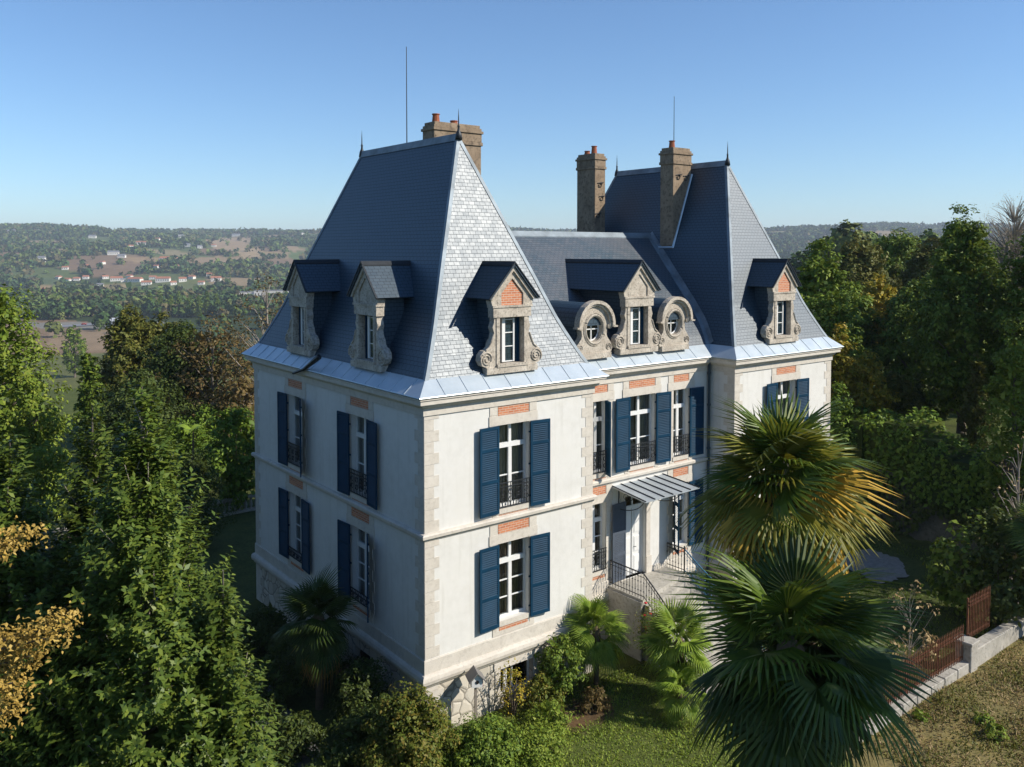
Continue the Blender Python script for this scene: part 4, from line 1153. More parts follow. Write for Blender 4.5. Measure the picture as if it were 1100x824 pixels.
m = MB(); m.box(0,4.6,-.22,.2,-.3,.62); m.box(4.62,9,-.2,.18,-.3,.55); m.build('kerb', M['concrete'], t, bevel=.03)
# terrace balustrade behind the house
t = thing('balustrade','stone balustrade with turned balusters at the terrace edge','balustrade',(-9,25.4,G))
m = MB(); m.box(0,20,-.16,.16,-.2,.18); m.build('base', M['concrete'], t)
m = MB(); m.box(0,20,-.17,.17,.80,.95); m.build('handrail', M['concrete'], t, bevel=.02)
bl = MB(); bl.lathe([(.09,.18),(.09,.22),(.055,.25),(.085,.36),(.10,.44),(.06,.6),(.045,.68),(.085,.74),(.085,.80)], (0,0,0), 10); bme = bl.mesh('baluster', M['concrete'], smooth=False)
for i in range(66): link('baluster', bme, t, (.2+i*.30,0,0))
# ivy-topped retaining wall on the right
m = MB(); pts = 44
rng = random.Random(3)
m.box(29.35,29.9,-20,19,G-.6,.75); rw_ = m.mesh('retaining_wall', M['darkrubble']); o = link('retaining_wall', rw_)
_setup(o,'old rubble retaining wall below the big hedge','wall')

# bird house on a post by the basement window
bx,by = 1.42,-.62
t = thing('bird_house','white bird house with grey roof and orange side on a post','bird house',(bx,by,G),rad(-22))
m = MB(); m.box(-.035,.035,-.035,.035,-.2,1.5); m.build('post', M['palebark'], t)
b = MB(); b.prism([(-.17,1.5),(.17,1.5),(.17,1.72),(0,1.92),(-.17,1.72)], -.22,.22); bo = b.build('box', M['white'], t)
b = MB(); b.box(.172,.185,-.22,.22,1.5,1.71); b.build('side_board', m_plain('orange_paint',(.45,.13,.06),.6), t)
b = MB()
for sg in (-1,1): b.prism([(sg*.25,1.66),(0,1.93),(0,1.965),(sg*.27,1.69)], -.29,.27)
b.build('roof', m_plain('grey_board',(.16,.15,.14),.8), t)
b = MB(); b.lathe([(.001,-.012),(.055,-.012),(.055,0)], (0,0,0), 14); b.v = [(x,-.222+zz,1.66+y) for x,y,zz in b.v]; b.build('entrance_hole', M['dark'], t)

# ================================================================== PALMS
px,py = ground_at(841,17.0)
palm(1, px, py, 7.62, 1.30, 'tall fan palm with yellowing lower fronds in front of the right pavilion', 94,
     lambda q,r: ('g' if r.random() < .6 else 'l') if q < .38 else (('l' if r.random() < .7 else 'y') if q < .60 else ('y' if r.random() < .70 else ('l' if r.random() < .5 else 'd'))), lo=-82, hi=86, r=.2)
px,py = ground_at(856,14.8)
palm(2, px, py, 5.3, 1.42, 'lower fan palm in front of the tall one, shade put into its frond colour', 50, lambda q,r: ('g' if r.random() < .7 else 'k') if q < .35 else ('k' if r.random() < .8 else 'g'), lo=-66, r=.16)  # fronds coloured darker where the cast shade falls short
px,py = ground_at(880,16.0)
palm(7, px, py, 4.7, 1.12, 'fan palm with shade put into its frond colour, half hidden behind the lower palm crown', 40, lambda q,r: 'k', lo=-55, r=.14)  # shade is in the frond colour here too
palm(3, 6.35,-.75, -.55, .86, 'small bright fan palm at the foot of the stair wall', 28, lambda q,r: 'b', lo=-45, r=.08)
palm(4, 7.75,-3.2, -.45, .98, 'bright young fan palm beside the lower stair railing', 30, lambda q,r: 'b', lo=-50, r=.09)
palm(5, 6.9,-4.0, -1.45, .66, 'little yellow green fan palm low in the flower bed', 18, lambda q,r: 'b', lo=-30, r=.06)
palm(6, -1.75, 3.6, .55, 1.0, 'shaded fan palm against the left facade', 40, lambda q,r: 'k' if q<.85 else 'd', lo=-60, r=.12)  # frond colour darkened on top of the house shade
px,py = ground_at(1135,32)
palm(8, px, py, 1.6, 1.2, 'dark fan palm at the edge of the shaded right garden', 32, lambda q,r: 'g', lo=-50, r=.12)
px,py = ground_at(182,9.2)
palm(9, px, py, 5.05, .8, 'spiky palm tip poking up below the laurel', 24, lambda q,r: 'b', lo=10, r=.08)

# ================================================================== NEAR TREES ON THE LEFT
def laurel(seed, u, depth, top_v, half_w, label, nshoot=1700, zlow=1.5, per=24):
    rng = np.random.default_rng(seed); x,y = ground_at(u,depth); zg = th(x,y)-.05; H = z_at(top_v,depth)-zg
    t = 1-rng.random(nshoot)**.55*(1-zlow/H); a = rng.uniform(0,6.283,nshoot)
    lob = 1+.16*np.sin(3*a+t*9)+.12*np.sin(5*a-t*14+1)
    rr_ = half_w*np.clip(((1-t)/.55),0.02,1.7)**.85*lob*np.sqrt(rng.uniform(.25,1,nshoot))
    P0 = np.stack([rr_*np.cos(a), rr_*np.sin(a), t*H-.25],1)
    out = np.stack([np.cos(a),np.sin(a),np.zeros(nshoot)],1)
    D_ = unit(out*rng.uniform(.25,1.0,(nshoot,1))*np.clip(rr_/half_w*2,.15,1)[:,None]+np.array([0,0,1.0])+rng.normal(0,.22,(nshoot,3)))
    Ls = rng.uniform(.35,.75,nshoot)*(.6+.4*np.clip((1-t)*4,0,1))
    idx = np.repeat(np.arange(nshoot),per); k = np.tile(np.arange(per),nshoot)/(per-1.0); m = len(idx)
    ph = rng.uniform(0,6.28,nshoot)[idx]+np.tile(np.arange(per),nshoot)*2.4
    Dx = D_[idx]; U = unit(np.cross(Dx,np.array([.3,.2,.9]))); Wv = np.cross(Dx,U)
    side = U*np.cos(ph)[:,None]+Wv*np.sin(ph)[:,None]
    P = P0[idx]+Dx*(k*Ls[idx])[:,None]+rng.normal(0,.01,(m,3))
    T = side*(1-.45*k)[:,None]+Dx*(.25+.9*k**2)[:,None]
    N = Dx*.8-side*.35+rng.normal(0,.25,(m,3))+np.array([0,0,.25])
    L = .125*rng.uniform(.7,1.25,m)
    V,F = leaf_quads(P,N,T,L,L*.44,.14)
    q = 5200; tq = 1-rng.random(q)**.55*(1-zlow/H); tq = tq*.96; aq = rng.uniform(0,6.283,q); rq = half_w*np.clip((1-tq)/.55,0,1.7)**.85*.62*np.sqrt(rng.random(q))  # enlarged core leaves, added to keep light out of the inside
    V2,F2 = leaf_quads(np.stack([rq*np.cos(aq),rq*np.sin(aq),tq*H-.35],1), rng.normal(0,1,(q,3)), rng.normal(0,1,(q,3)), .22*rng.uniform(.6,1.3,q), .11*rng.uniform(.6,1.3,q))
    F = np.vstack([F,F2+len(V)]); V = np.vstack([V,V2])
    mb = MB()
    mb.tube([(0,0,-.3),(.05,0,H*.35),(-.04,.05,H*.7),(0,0,H-.1)], [.15,.11,.06,.012], 8)
    for q in range(0,nshoot,14):
        c = P0[q]; mb.tube([(0,0,max(.6,c[2]-rr_[q]*.9-.2)),(c[0]*.5,c[1]*.5,c[2]-rr_[q]*.3),tuple(c),tuple(c+D_[q]*Ls[q]*.8)], [.028,.018,.009,.005], 4, False)
    return plant('bay_laurel',label,'tree',(x,y,zg),mb,np_mesh('crown',V,F,M['leaf_laurel']),None,0,trunk_mat=M['palebark'])
laurel(11, 150, 13.0, 408, 1.75, 'tall glossy leaved bay laurel nearest the left facade', 4400)
laurel(12, 96, 14.6, 428, 1.25, 'slimmer bay laurel behind the tallest laurel', 2300)
laurel(13, 6, 13.4, 470, 1.7, 'bay laurel at the left edge behind the golden branches', 2400)
laurel(14, 235, 12.6, 610, .95, 'short bay laurel filling the foot of the tall one', 1100)

# oak whose golden branches reach in from the left edge
rng = np.random.default_rng(21)
ox,oy = ground_at(-190,10.6); zg = th(ox,oy)-.05
mb = MB(); Pc = []
top = Vector((ox,oy,zg+11.5))
mb.tube([(0,0,-.3),(.1,.1,4),(0,.2,8),(.2,.1,11.5)], [.24,.2,.13,.04], 9)
ends = []
for (u,v,dp) in ((66,676,10.8),(44,692,10.5),(24,712,10.7),(4,742,10.4),(-6,775,10.6),(18,580,10.9),(-10,588,10.7),(-60,640,10.5),(-120,560,10.4),(-80,480,10.8),(-150,400,10.5),(-260,520,10.6),(-300,640,10.5),(-110,760,10.3),(-230,420,10.2)):
    gx,gy = ground_at(u,dp); e = Vector((gx-ox,gy-oy,z_at(v,dp)-zg)); st_ = Vector((.1,.15,max(2.5,e.z-1.3)))
    mid = st_.lerp(e,.55)+Vector((0,0,.25)); mb.tube([st_,mid,e], [.05,.028,.008], 5, False)
    for i in range(5): Pc.append(np.array(mid.lerp(e,.35+.65*i/4))+rng.normal(0,.06,3))
Pc = np.array(Pc); n = 105; idx = np.repeat(np.arange(len(Pc)),n); m_ = len(idx)
P = Pc[idx]+rng.normal(0,1,(m_,3))*np.array([.12,.12,.09]); V,F = leaf_quads(P, rng.normal(0,.6,(m_,3))+np.array([.3,-.3,.8]), rng.normal(0,1,(m_,3)), .072*rng.uniform(.5,1.25,m_), .040*rng.uniform(.6,1.2,m_), .3)
plant('oak_tree','oak with golden autumn leaves reaching in from the left edge','tree',(ox,oy,zg),mb,np_mesh('crown',V,F,M['leaf_gold']))

# ================================================================== TREES
tree(31, -14, 38, 266, 160, 'leaf_bright', 'tall bright green feathery tree at the left edge', size=.20, nclump=330, per=60, base=.06, clump=.15, prof=prof_oval)
tree(32, 26, 43, 430, 95, 'leaf_bright', 'low bright green tree under the left edge tree', size=.20, nclump=190, per=50, base=.03, prof=prof_round)
tree(33, 137, 72, 324, 72, 'leaf_olive', 'olive and russet tinted tree left of the dark tree', size=.30, nclump=210, per=46, base=.08)
tree(34, 192, 66, 342, 105, 'leaf_dark', 'round tree in front of the valley, shade put into its dark leaf colour', size=.28, nclump=230, per=50, base=.05)  # dark leaf colour stands in for the tree's shaded side
tree(35, 168, 74, 332, 80, 'leaf_olive', 'olive brown tree behind the dark round tree', size=.30, nclump=170, per=42, base=.1)
tree(36, 94, 60, 370, 30, 'leaf_green', 'narrow dark green tree left of the olive tree', size=.24, nclump=120, per=46, base=.03, prof=prof_column)
tree(37, 285, 60, 282, 105, 'leaf_brown', 'sparse russet tree close behind the left roof corner', size=.20, nclump=200, per=16, base=.12, clump=.15, limbs=90, bark='palebark')
tree(38, 226, 64, 336, 110, 'leaf_brown', 'spreading russet tree left of the sparse one', size=.24, nclump=200, per=26, base=.08, limbs=60, bark='palebark')
tree(39, 256, 56, 392, 90, 'leaf_brown', 'low brown bush like tree under the russet trees', size=.22, nclump=130, per=30, base=.04, limbs=40, bark='palebark')
tree(40, 150, 55, 396, 120, 'leaf_dark', 'low tree behind the laurel tips, shade put into its dark leaf colour', size=.24, nclump=170, per=50, base=.02)  # leaves coloured dark in place of shade on this side
for i,(u,d,tv,w,l) in enumerate(((196,51,448,84,'broad green shrub beyond the balustrade on its left'),(250,48,430,70,'tall green shrub behind the balustrade beside the house'),(226,55,436,80,'green shrub mass behind the other terrace shrubs'))):
    x,y = ground_at(u,d); zg = th(x,y); shrub(50+i,x,y,z_at(tv,d)-zg,w/FPX*d/2,'leaf_hedge',l,size=.20,nclump=120,per=50,name='terrace_shrub')
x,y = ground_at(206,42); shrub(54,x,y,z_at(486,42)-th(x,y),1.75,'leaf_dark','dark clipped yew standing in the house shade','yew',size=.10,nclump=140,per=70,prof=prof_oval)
# banana plant leaf above the terrace shrubs
x,y = ground_at(203,48.6); zg = th(x,y); t = thing('banana_plant','banana plant with one pale broad leaf above the shrubs','plant',(x,y,zg))
hz = z_at(462,48.6)-zg; m = MB(); m.tube([(0,0,-.1),(.05,0,hz*.6),(.1,0,hz-.2)], [.10,.08,.04], 7); m.build('stem', M['fibre'], t)
for az,ln in ((2.4,1.9),(.4,1.5),(4.2,1.4)):
    vs = []; 
    for i in range(9):
        q = i/8; w = .30*math.sin(math.pi*min(1,.08+q*.95))**.6; c = Vector((math.cos(az)*ln*q*.7,math.sin(az)*ln*q*.7,hz-.2+ln*(.75*q-.75*q*q))); sd = Vector((-math.sin(az),math.cos(az),0))
        vs += [c+sd*w+Vector((0,0,.05)), c, c-sd*w+Vector((0,0,.05))]
    m = MB(); m.add(vs, [f for i in range(8) for f in ((3*i,3*i+1,3*i+4,3*i+3),(3*i+1,3*i+2,3*i+5,3*i+4))]); m.build('leaf', M['frond_bright'], t, recalc=False)

# right side
tree(61, 880, 54, 254, 92, 'leaf_green', 'dark green broadleaf tree just right of the right pavilion roof', size=.24, nclump=260, per=52, base=.1)
tree(62, 922, 82, 250, 84, 'leaf_olive', 'olive green tree crown behind the pavilion tree', size=.32, nclump=190, per=46, base=.2)
tree(63, 962, 92, 247, 92, 'leaf_green', 'round green crown on the skyline right of the house', size=.34, nclump=190, per=46, base=.2)
tree(64, 1004, 84, 252, 70, 'leaf_olive', 'olive crown on the skyline left of the tall tree', size=.32, nclump=150, per=46, base=.2)
tree(65, 945, 66, 290, 62, 'leaf_yellow', 'tree with a patch of yellow autumn foliage', size=.26, nclump=120, per=44, base=.25)
tree(66, 1036, 50, 212, 118, 'leaf_green', 'tallest green tree of the right hand wood', size=.22, nclump=420, per=56, base=.12, clump=.13, prof=prof_oval)
tree(67, 1088, 78, 200, 100, 'leaf_dry', 'bare grey twiggy crown behind the tallest tree', size=.10, nclump=420, per=6, base=.35, limbs=420, bark='palebark', clump=.12)
tree(68, 1118, 47, 228, 110, 'leaf_green', 'dense green tree cut by the right edge', size=.22, nclump=320, per=52, base=.1)
tree(69, 1092, 38, 330, 66, 'leaf_bright', 'light small leaved tree low at the right edge', size=.15, nclump=180, per=50, base=.1, pos=None)
tree(70, 1052, 46, 374, 46, 'leaf_olive', 'thin olive conical tree in front of the dark wood', size=.16, nclump=110, per=40, base=.12, prof=prof_cone)
tree(71, 985, 62, 296, 96, 'leaf_green', 'shaded green tree in the middle of the right hand wood', size=.26, nclump=240, per=50, base=.08)
tree(72, 1022, 66, 270, 80, 'leaf_green', 'shaded green tree behind the tallest tree trunk', size=.26, nclump=200, per=50, base=.08)
tree(73, 912, 64, 300, 80, 'leaf_green', 'green tree filling the gap behind the pavilion tree', size=.26, nclump=200, per=50, base=.05)
tree(74, 1066, 58, 285, 95, 'leaf_green', 'mid green tree between the tallest tree and the right edge', size=.26, nclump=220, per=50, base=.05)
tree(75, 898, 49, 345, 58, 'leaf_yellow', 'yellow green young tree beside the pavilion wall', size=.18, nclump=150, per=48, base=.05)
tree(76, 930, 50, 372, 66, 'leaf_yellow', 'bushy yellow green tree in front of the dark wood', size=.18, nclump=150, per=48, base=.05)
tree(77, 965, 52, 400, 52, 'leaf_olive', 'low olive bush tree above the hedge', size=.18, nclump=110, per=44, base=.04)
tree(78, 1000, 55, 395, 60, 'leaf_dark', 'low dark tree above the middle of the hedge', size=.2, nclump=120, per=48, base=.04)
tree(79, 905, 47, 408, 60, 'leaf_hedge', 'fresh green bush tree at the house end of the hedge', size=.17, nclump=130, per=48, base=.04)
# trees standing outside the frame; they shade the garden
tree(81, 0, 0, 0, 0, 'leaf_green', 'big broadleaf tree in the front right garden', size=.34, nclump=260, per=44, base=.22, pos=(6.8,-23.2), height=18.5, radius=3.2)
tree(82, 0, 0, 0, 0, 'leaf_green', 'big broadleaf tree beyond the fence on the right', size=.34, nclump=260, per=44, base=.15, pos=(32.5,-9.5), height=14.5, radius=5.0)
for i,(x,y,h,r,l) in enumerate(((-17.5,2.0,17,4.4,'added sky-blocking evergreen west of the driveway nearest the camera'),(-19.0,10.5,19,5.0,'added sky-blocking evergreen west of the driveway in the middle'),(-19.5,18.5,18,4.6,'added sky-blocking evergreen west of the driveway farthest back'),(-15.2,-5.2,13,2.6,'added slim sky-blocking evergreen beside the laurels outside the frame'))):  # evergreens added out of view to cut sky light on the left wall
    tree(85+i,0,0,0,0,'leaf_dark',l,size=.38,nclump=220,per=44,base=.03,pos=(x,y),height=h,radius=r,prof=prof_oval)

# hedge on the retaining wall
rng = np.random.default_rng(91); n = 15000
yy = rng.uniform(-19,19,n); a = rng.uniform(0,1,n)
topz = 3.1+.5*np.sin(yy*.5)+.35*np.sin(yy*1.3+1)+.25*np.sin(yy*2.9)
cx = 30.6+.4*np.sin(yy*.8)+.25*np.sin(yy*2.1)
fr = a < .55
xx = np.where(fr, cx-1.55-.35*np.sin(yy*1.7)+rng.normal(0,.16,n), cx+rng.uniform(-1.6,1.6,n))
zz = np.where(fr, rng.uniform(-.9,1,n), 1)*1.0
zz = np.where(fr, -.2+(topz-.1)*(zz*.5+.5)*1.0+rng.normal(0,.1,n), topz-.22*((xx-cx)/1.3)**2+rng.normal(0,.14,n))
N = np.where(fr[:,None], np.array([-1,0,.35]), np.array([-.15,0,1]))+rng.normal(0,.5,(n,3)); T = rng.normal(0,1,(n,3))+np.array([-.2,0,-.6])
L = .26*rng.uniform(.6,1.3,n); V,F = leaf_quads(np.stack([xx,yy,zz],1),N,T,L,L*.62)
o = link('hedge', np_mesh('hedge',V,F,M['leaf_hedge'])); _setup(o,'long untrimmed green hedge along the top of the retaining wall','hedge')
cn = MB()
for i in range(38):
    y0 = -19+i; tz = 3.1+.5*math.sin((y0+.5)*.5)+.35*math.sin((y0+.5)*1.3+1)-.25; c = 30.6+.4*math.sin((y0+.5)*.8)
    cn.box(c-1.35,c+1.4,y0+.01,y0+1.0,-.3,tz)
cn.build('hedge_core', M['leaf_dark'], o)
# ivy hanging over the wall
rng = np.random.default_rng(92); n = 9000; yy = rng.uniform(-18,18,n); ln = 1.1+1.7*np.abs(np.sin(yy*.45+1))+.5*np.sin(yy*1.9)
zz = .7-rng.random(n)*np.clip(ln,.2,3); xx = 29.3-rng.uniform(.0,.22,n)
L = .2*rng.uniform(.6,1.3,n); V,F = leaf_quads(np.stack([xx,yy,zz],1), np.array([-1,0,.4])+rng.normal(0,.4,(n,3)), rng.normal(0,.5,(n,3))+np.array([0,0,-1]), L, L*.8)
o = link('ivy', np_mesh('ivy',V,F,M['leaf_dark'])); _setup(o,'dark ivy hanging down the face of the retaining wall','ivy')

# shrubs in the front garden
shrub(101,-1.6,-1.8,2.75,1.2,'leaf_red','red tinged bush at the front left corner of the house','corner_bush',size=.095,nclump=150,per=95)
shrub(102,.25,-2.6,1.75,1.2,'leaf_green','rounded green bush below the bird house','bush',size=.09,nclump=120,per=85)
shrub(103,1.9,-3.0,1.05,1.0,'leaf_bright','low fresh green bush at the edge of the lawn','bush',size=.075,nclump=80,per=50)
shrub(104,2.9,-.55,1.75,.5,'leaf_yellow','thin straggly shrub before the basement window','shrub',size=.075,nclump=40,per=22,stems=16,clump=.4)
shrub(105,4.75,-.75,2.15,.85,'leaf_green','leafy camellia against the front wall','camellia',size=.10,nclump=80,per=42)
shrub(106,3.9,-.9,1.1,.7,'leaf_red','low bronze leaved shrub by the front wall','shrub',size=.08,nclump=50,per=40)
shrub(107,5.2,-1.9,.75,.55,'leaf_brown','dried up brown plant on the bare patch','shrub',size=.09,nclump=34,per=26)
shrub(108,3.3,-1.9,.8,.8,'leaf_bright','leafy ground plant beside the dry patch','shrub',size=.08,nclump=50,per=40)
shrub(109,9.6,-5.4,1.5,.9,'leaf_hedge','green bush beneath the palms by the lawn','bush',size=.09,nclump=70,per=46)
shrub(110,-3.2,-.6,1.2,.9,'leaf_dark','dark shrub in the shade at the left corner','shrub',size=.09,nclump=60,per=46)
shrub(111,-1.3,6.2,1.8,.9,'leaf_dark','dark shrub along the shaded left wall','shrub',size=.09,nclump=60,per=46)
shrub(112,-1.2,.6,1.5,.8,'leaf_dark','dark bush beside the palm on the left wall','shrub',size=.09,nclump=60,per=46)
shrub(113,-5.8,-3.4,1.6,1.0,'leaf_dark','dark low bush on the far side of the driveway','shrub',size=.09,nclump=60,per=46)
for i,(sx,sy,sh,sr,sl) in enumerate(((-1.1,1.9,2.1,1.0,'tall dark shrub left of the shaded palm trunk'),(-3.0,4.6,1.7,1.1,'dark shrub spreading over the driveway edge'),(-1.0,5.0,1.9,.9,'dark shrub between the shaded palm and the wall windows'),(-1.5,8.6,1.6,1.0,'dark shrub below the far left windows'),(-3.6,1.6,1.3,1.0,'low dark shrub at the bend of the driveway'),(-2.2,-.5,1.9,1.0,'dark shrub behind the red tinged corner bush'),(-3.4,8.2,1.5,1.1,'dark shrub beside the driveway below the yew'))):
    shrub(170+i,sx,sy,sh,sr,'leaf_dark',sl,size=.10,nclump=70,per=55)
x,y = ground_at(1052,34); shrub(114,x,y,z_at(555,34)-th(x,y),1.75,'leaf_green','broad leaved fig bush in the shaded right garden','fig_bush',size=.24,nclump=70,per=24,aspect=.85,stems=14)
x,y = ground_at(1085,33); shrub(115,x,y,z_at(545,33)-th(x,y),1.7,'leaf_dark','dark bush behind the fig at the right edge','bush',size=.2,nclump=80,per=40)
x,y = ground_at(1100,34); tree(116,1100,34,462,80,'leaf_dry','half bare branching shrub with a few dry leaves on the right edge',name='bare_shrub',size=.13,nclump=60,per=4,base=.15,limbs=60,bark='palebark')
x,y = ground_at(985,28.6); tree(117,985,28.6,622,62,'leaf_dry','sapling with withered pale leaves behind the fence','sapling',size=.14,nclump=42,per=7,base=.12,limbs=40,bark='palebark',clump=.2,r0=.035)
for i,(u,d,h,r) in enumerate(((1082,25.6,.4,.35),(1068,26.4,.3,.3),(1000,26.6,.25,.25))):
    x,y = ground_at(u,d); shrub(118+i,x,y,h,r,'leaf_bright',('broad tuft of fresh weeds on the dry bank','smaller weed tuft beside the broad one','small weed near the coping')[i],'weed',size=.12,nclump=16,per=14,cat='weed',stems=3)
# climber with red flowers on the stair wall
rng = np.random.default_rng(130); t = thing('climbing_rose','climbing rose with red flowers on the stair wall','climber',(8.75,-1.0,G))
m = MB(); Pc = []
for i in range(9):
    p = [Vector((-.10+rng.normal(0,.05),.3*rng.normal(),0))]
    for k in range(6): p.append(p[-1]+Vector((rng.normal(-.02,.05),rng.normal(-.05,.16),rng.uniform(.25,.48))))
    m.tube(p,[.016-.002*k for k in range(7)],4,False); Pc += [np.array(q) for q in p[2:]]
m.build('stem', M['bark'], t)
Pc = np.array(Pc); idx = np.repeat(np.arange(len(Pc)),26); P = Pc[idx]+rng.normal(0,.13,(len(idx),3)); L = .075*rng.uniform(.6,1.2,len(idx))
V,F = leaf_quads(P, rng.normal(0,.6,(len(idx),3))+np.array([-.4,-.4,.5]), rng.normal(0,1,(len(idx),3)), L, L*.6); link('foliage', np_mesh('foliage',V,F,M['leaf_red']), t)
for i in range(9):
    f = MB(); c = Pc[rng.integers(0,len(Pc))]+rng.normal(0,.14,3); f.lathe([(.012,-.03),(.05,-.01),(.06,.02),(.03,.04)], tuple(c), 7); f.build('flower', M['flower'], t, smooth=True)

# ------------------------------------------------------------------ grass and leaf litter
rng = np.random.default_rng(140)
def grass(name, xs, ys, hts, mat, kind='stuff', wid=.035):
    n = len(xs); zs = TH(xs,ys); P = np.stack([xs,ys,zs-.01],1); d = rng.normal(0,.6,(n,3)); d[:,2] = 1
    V,F = leaf_quads(P, rng.normal(0,.7,(n,3))+np.array([.15,-.25,.8]), d, hts, np.full(n,wid), -.15)
    o = link(name, np_mesh(name,V,F,mat)); o['kind'] = kind; return o
n = 42000; xs = rng.uniform(-1,13,n); ys = rng.uniform(-8,-.6,n)
k = ((xs-4.6)/1.3)**2+((ys+1.9)/.75)**2 > rng.uniform(.3,1.2,n); xs,ys = xs[k],ys[k]
pn = .5+.5*np.sin(xs*1.7+np.sin(ys*2.1))*np.sin(ys*1.9+1)
grass('lawn_grass', xs, ys, .05+.13*pn*rng.random(len(xs)), M['leaf_bright'])
n = 46000; xs = rng.uniform(10,27,n); ys = rng.uniform(-15.5,-8.2,n)
pn = .5+.5*np.sin(xs*1.1+1.5*np.sin(ys*1.3))*np.sin(ys*1.7-xs*.4); k = rng.random(n) < .25+.75*pn; x1,y1,p1 = xs[k],ys[k],pn[k]
grass('bank_grass', x1, y1, .05+.20*p1*rng.random(len(x1)), M['leaf_olive'], wid=.04)
n = 24000; xs = rng.uniform(10,27,n); ys = rng.uniform(-15.5,-8.2,n); pn = .5+.5*np.sin(xs*1.6+2+1.2*np.sin(ys*1.1))*np.sin(ys*1.2+xs*.6); k = rng.random(n) < pn**1.5
grass('straw_grass', xs[k], ys[k], .06+.16*rng.random(int(k.sum())), M['leaf_dry'], wid=.03)
n = 26000; xs = rng.uniform(10,28.5,n); ys = rng.uniform(-7.6,9,n); k = (xs>21.6)|(ys<-.5); k &= ~(((xs-24.2)/2.4)**2+((ys+.6)/2.3)**2<.95); xs,ys = xs[k],ys[k]
grass('garden_grass', xs, ys, .05+.13*rng.random(len(xs)), M['leaf_hedge'])
n = 6000; xs = rng.uniform(10,27,n); ys = rng.uniform(-15.5,-8.2,n); zs = TH(xs,ys)+.05+rng.random(n)*.05
k = (np.sin(xs*1.3+ys)+np.sin(ys*2.3-xs*.7)+rng.normal(0,.8,n)) > -.2; xs,ys,zs = xs[k],ys[k],zs[k]; n = len(xs)
V,F = leaf_quads(np.stack([xs,ys,zs],1), rng.normal(0,.5,(n,3))+np.array([0,0,1]), rng.normal(0,1,(n,3)), .12*rng.uniform(.6,1.2,n), .08*rng.uniform(.6,1.2,n)); o = link('leaf_litter', np_mesh('leaf_litter',V,F,M['leaf_brown'])); o['kind'] = 'stuff'

# ================================================================== THE VALLEY
rng = np.random.default_rng(150)
hw = m_plain('far_white_wall',(.72,.69,.62),.8,0,.3,.05,.2); ht = m_plain('far_clay_roof',(.36,.15,.085),.8,0,.3,.15,.3); hg = m_plain('far_grey_roof',(.20,.20,.21),.7,0,.3,.1,.3); hd = m_plain('far_window',(.04,.045,.05),.4)
HL = [(45,282,15,12,11,'tall white manor among the trees of the far slope',hg,.2),(35,317,24,12,4,'long low white barn at the edge of the far fields',hg,.1),(49,314,14,9,5,'small white house beside the long low barn',ht,.4),
      (125,302,22,12,6,'red roofed house at the left end of the village',ht,.3),(132,303,9,8,5,'white cottage beside the red roofed house',hg,.5),(145,303,28,12,6,'long red roofed house in the middle of the village',ht,-.2),
      (157,306,18,11,5,'low red roofed house in front of the village',ht,.2),(175,303,26,12,7,'wide red roofed hall at the right of the village',ht,.1),(196,303,14,10,6,'red roofed house right of the wide hall',ht,.4),
      (181,280,40,14,6,'large orange roofed farm below the hill fields',ht,.1),(232,302,18,12,6,'red roofed house near the tall poplars',ht,.2),(122,274,26,12,7,'white house on the slope above the village',hg,.3),
      (131,277,18,10,6,'smaller white house right of the slope house',hg,.1),(152,263,26,12,7,'pale yellow house high on the far slope',ht,.2),(202,265,14,10,7,'left white cottage of the pair under the hill wood',hg,.1),(215,267,13,10,7,'right white cottage of the pair under the hill wood',hg,.3),
      (100,256,22,12,7,'white farmhouse in the upper fields',hg,.2),(254,254,30,12,7,'white farm beside the tan hill field',hg,.1),(82,302,12,9,5,'little red roofed house in the trees',ht,.2),(107,308,12,9,4,'little white shed at the field corner',hg,.2)]
HP = np.array([hit(a[0],a[1])[:2] for a in HL]+[hit(u,v)[:2] for u,v in ((63,300),(72,303),(92,300),(113,300),(139,299),(164,300),(186,306),(206,300),(216,306),(225,297),(168,288),(190,288),(212,285),(110,284),(92,288),(70,290),(141,266),(170,258),(230,265),(290,262))]+[hit(266,322)[:2],hit(292,322)[:2]])
def far_points(n, b0, b1, r0, r1):
    b = rng.uniform(b0,b1,n); r = np.sqrt(rng.uniform(r0*r0,r1*r1,n))
    return CAM[0]+r*(np.cos(b)*FWD[0]+np.sin(b)*RGT[0]), CAM[1]+r*(np.cos(b)*FWD[1]+np.sin(b)*RGT[1]), r
xs,ys,rs = far_points(60000,-.72,.72,240,4000)
ci,ce = cells(xs,ys); fa = field_at(xs,ys)
rnd = rng.random(len(xs))
keep = ((ci < .50) & (rnd < .9)) | ((ce < 15) & (rnd < .8)) | (rnd < .05)
dxx,dyy = xs-CAM[0], ys-CAM[1]; dep = dxx*FWD[0]+dyy*FWD[1]; uu = 550+(dxx*RGT[0]+dyy*RGT[1])/dep*FPX
band = (dep > 830) & (dep < 1280) & (uu < 420) & (rnd < .9); keep = (keep | band) & ~((fa >= 0) & (rnd > .015))
keep &= ~((dep < 830) & (dep > 240) & (uu < 330) & (rnd > .06))
road_ok = np.abs(dep-np.interp(uu,[52,130],[rx[0][2],rx[3][2]])) > 45; keep &= road_ok | (uu > 400)
for hx,hy in HP:
    vx,vy = CAM[0]-hx,CAM[1]-hy; vl = math.hypot(vx,vy); al = ((xs-hx)*vx+(ys-hy)*vy)/vl; ac = np.abs((xs-hx)*vy-(ys-hy)*vx)/vl
    keep &= ~((al > -14) & (al < 70) & (ac < 22))
xs,ys,rs,dep,uu = xs[keep],ys[keep],rs[keep],dep[keep],uu[keep]; zs = TH(xs,ys)
print('far trees', len(xs))
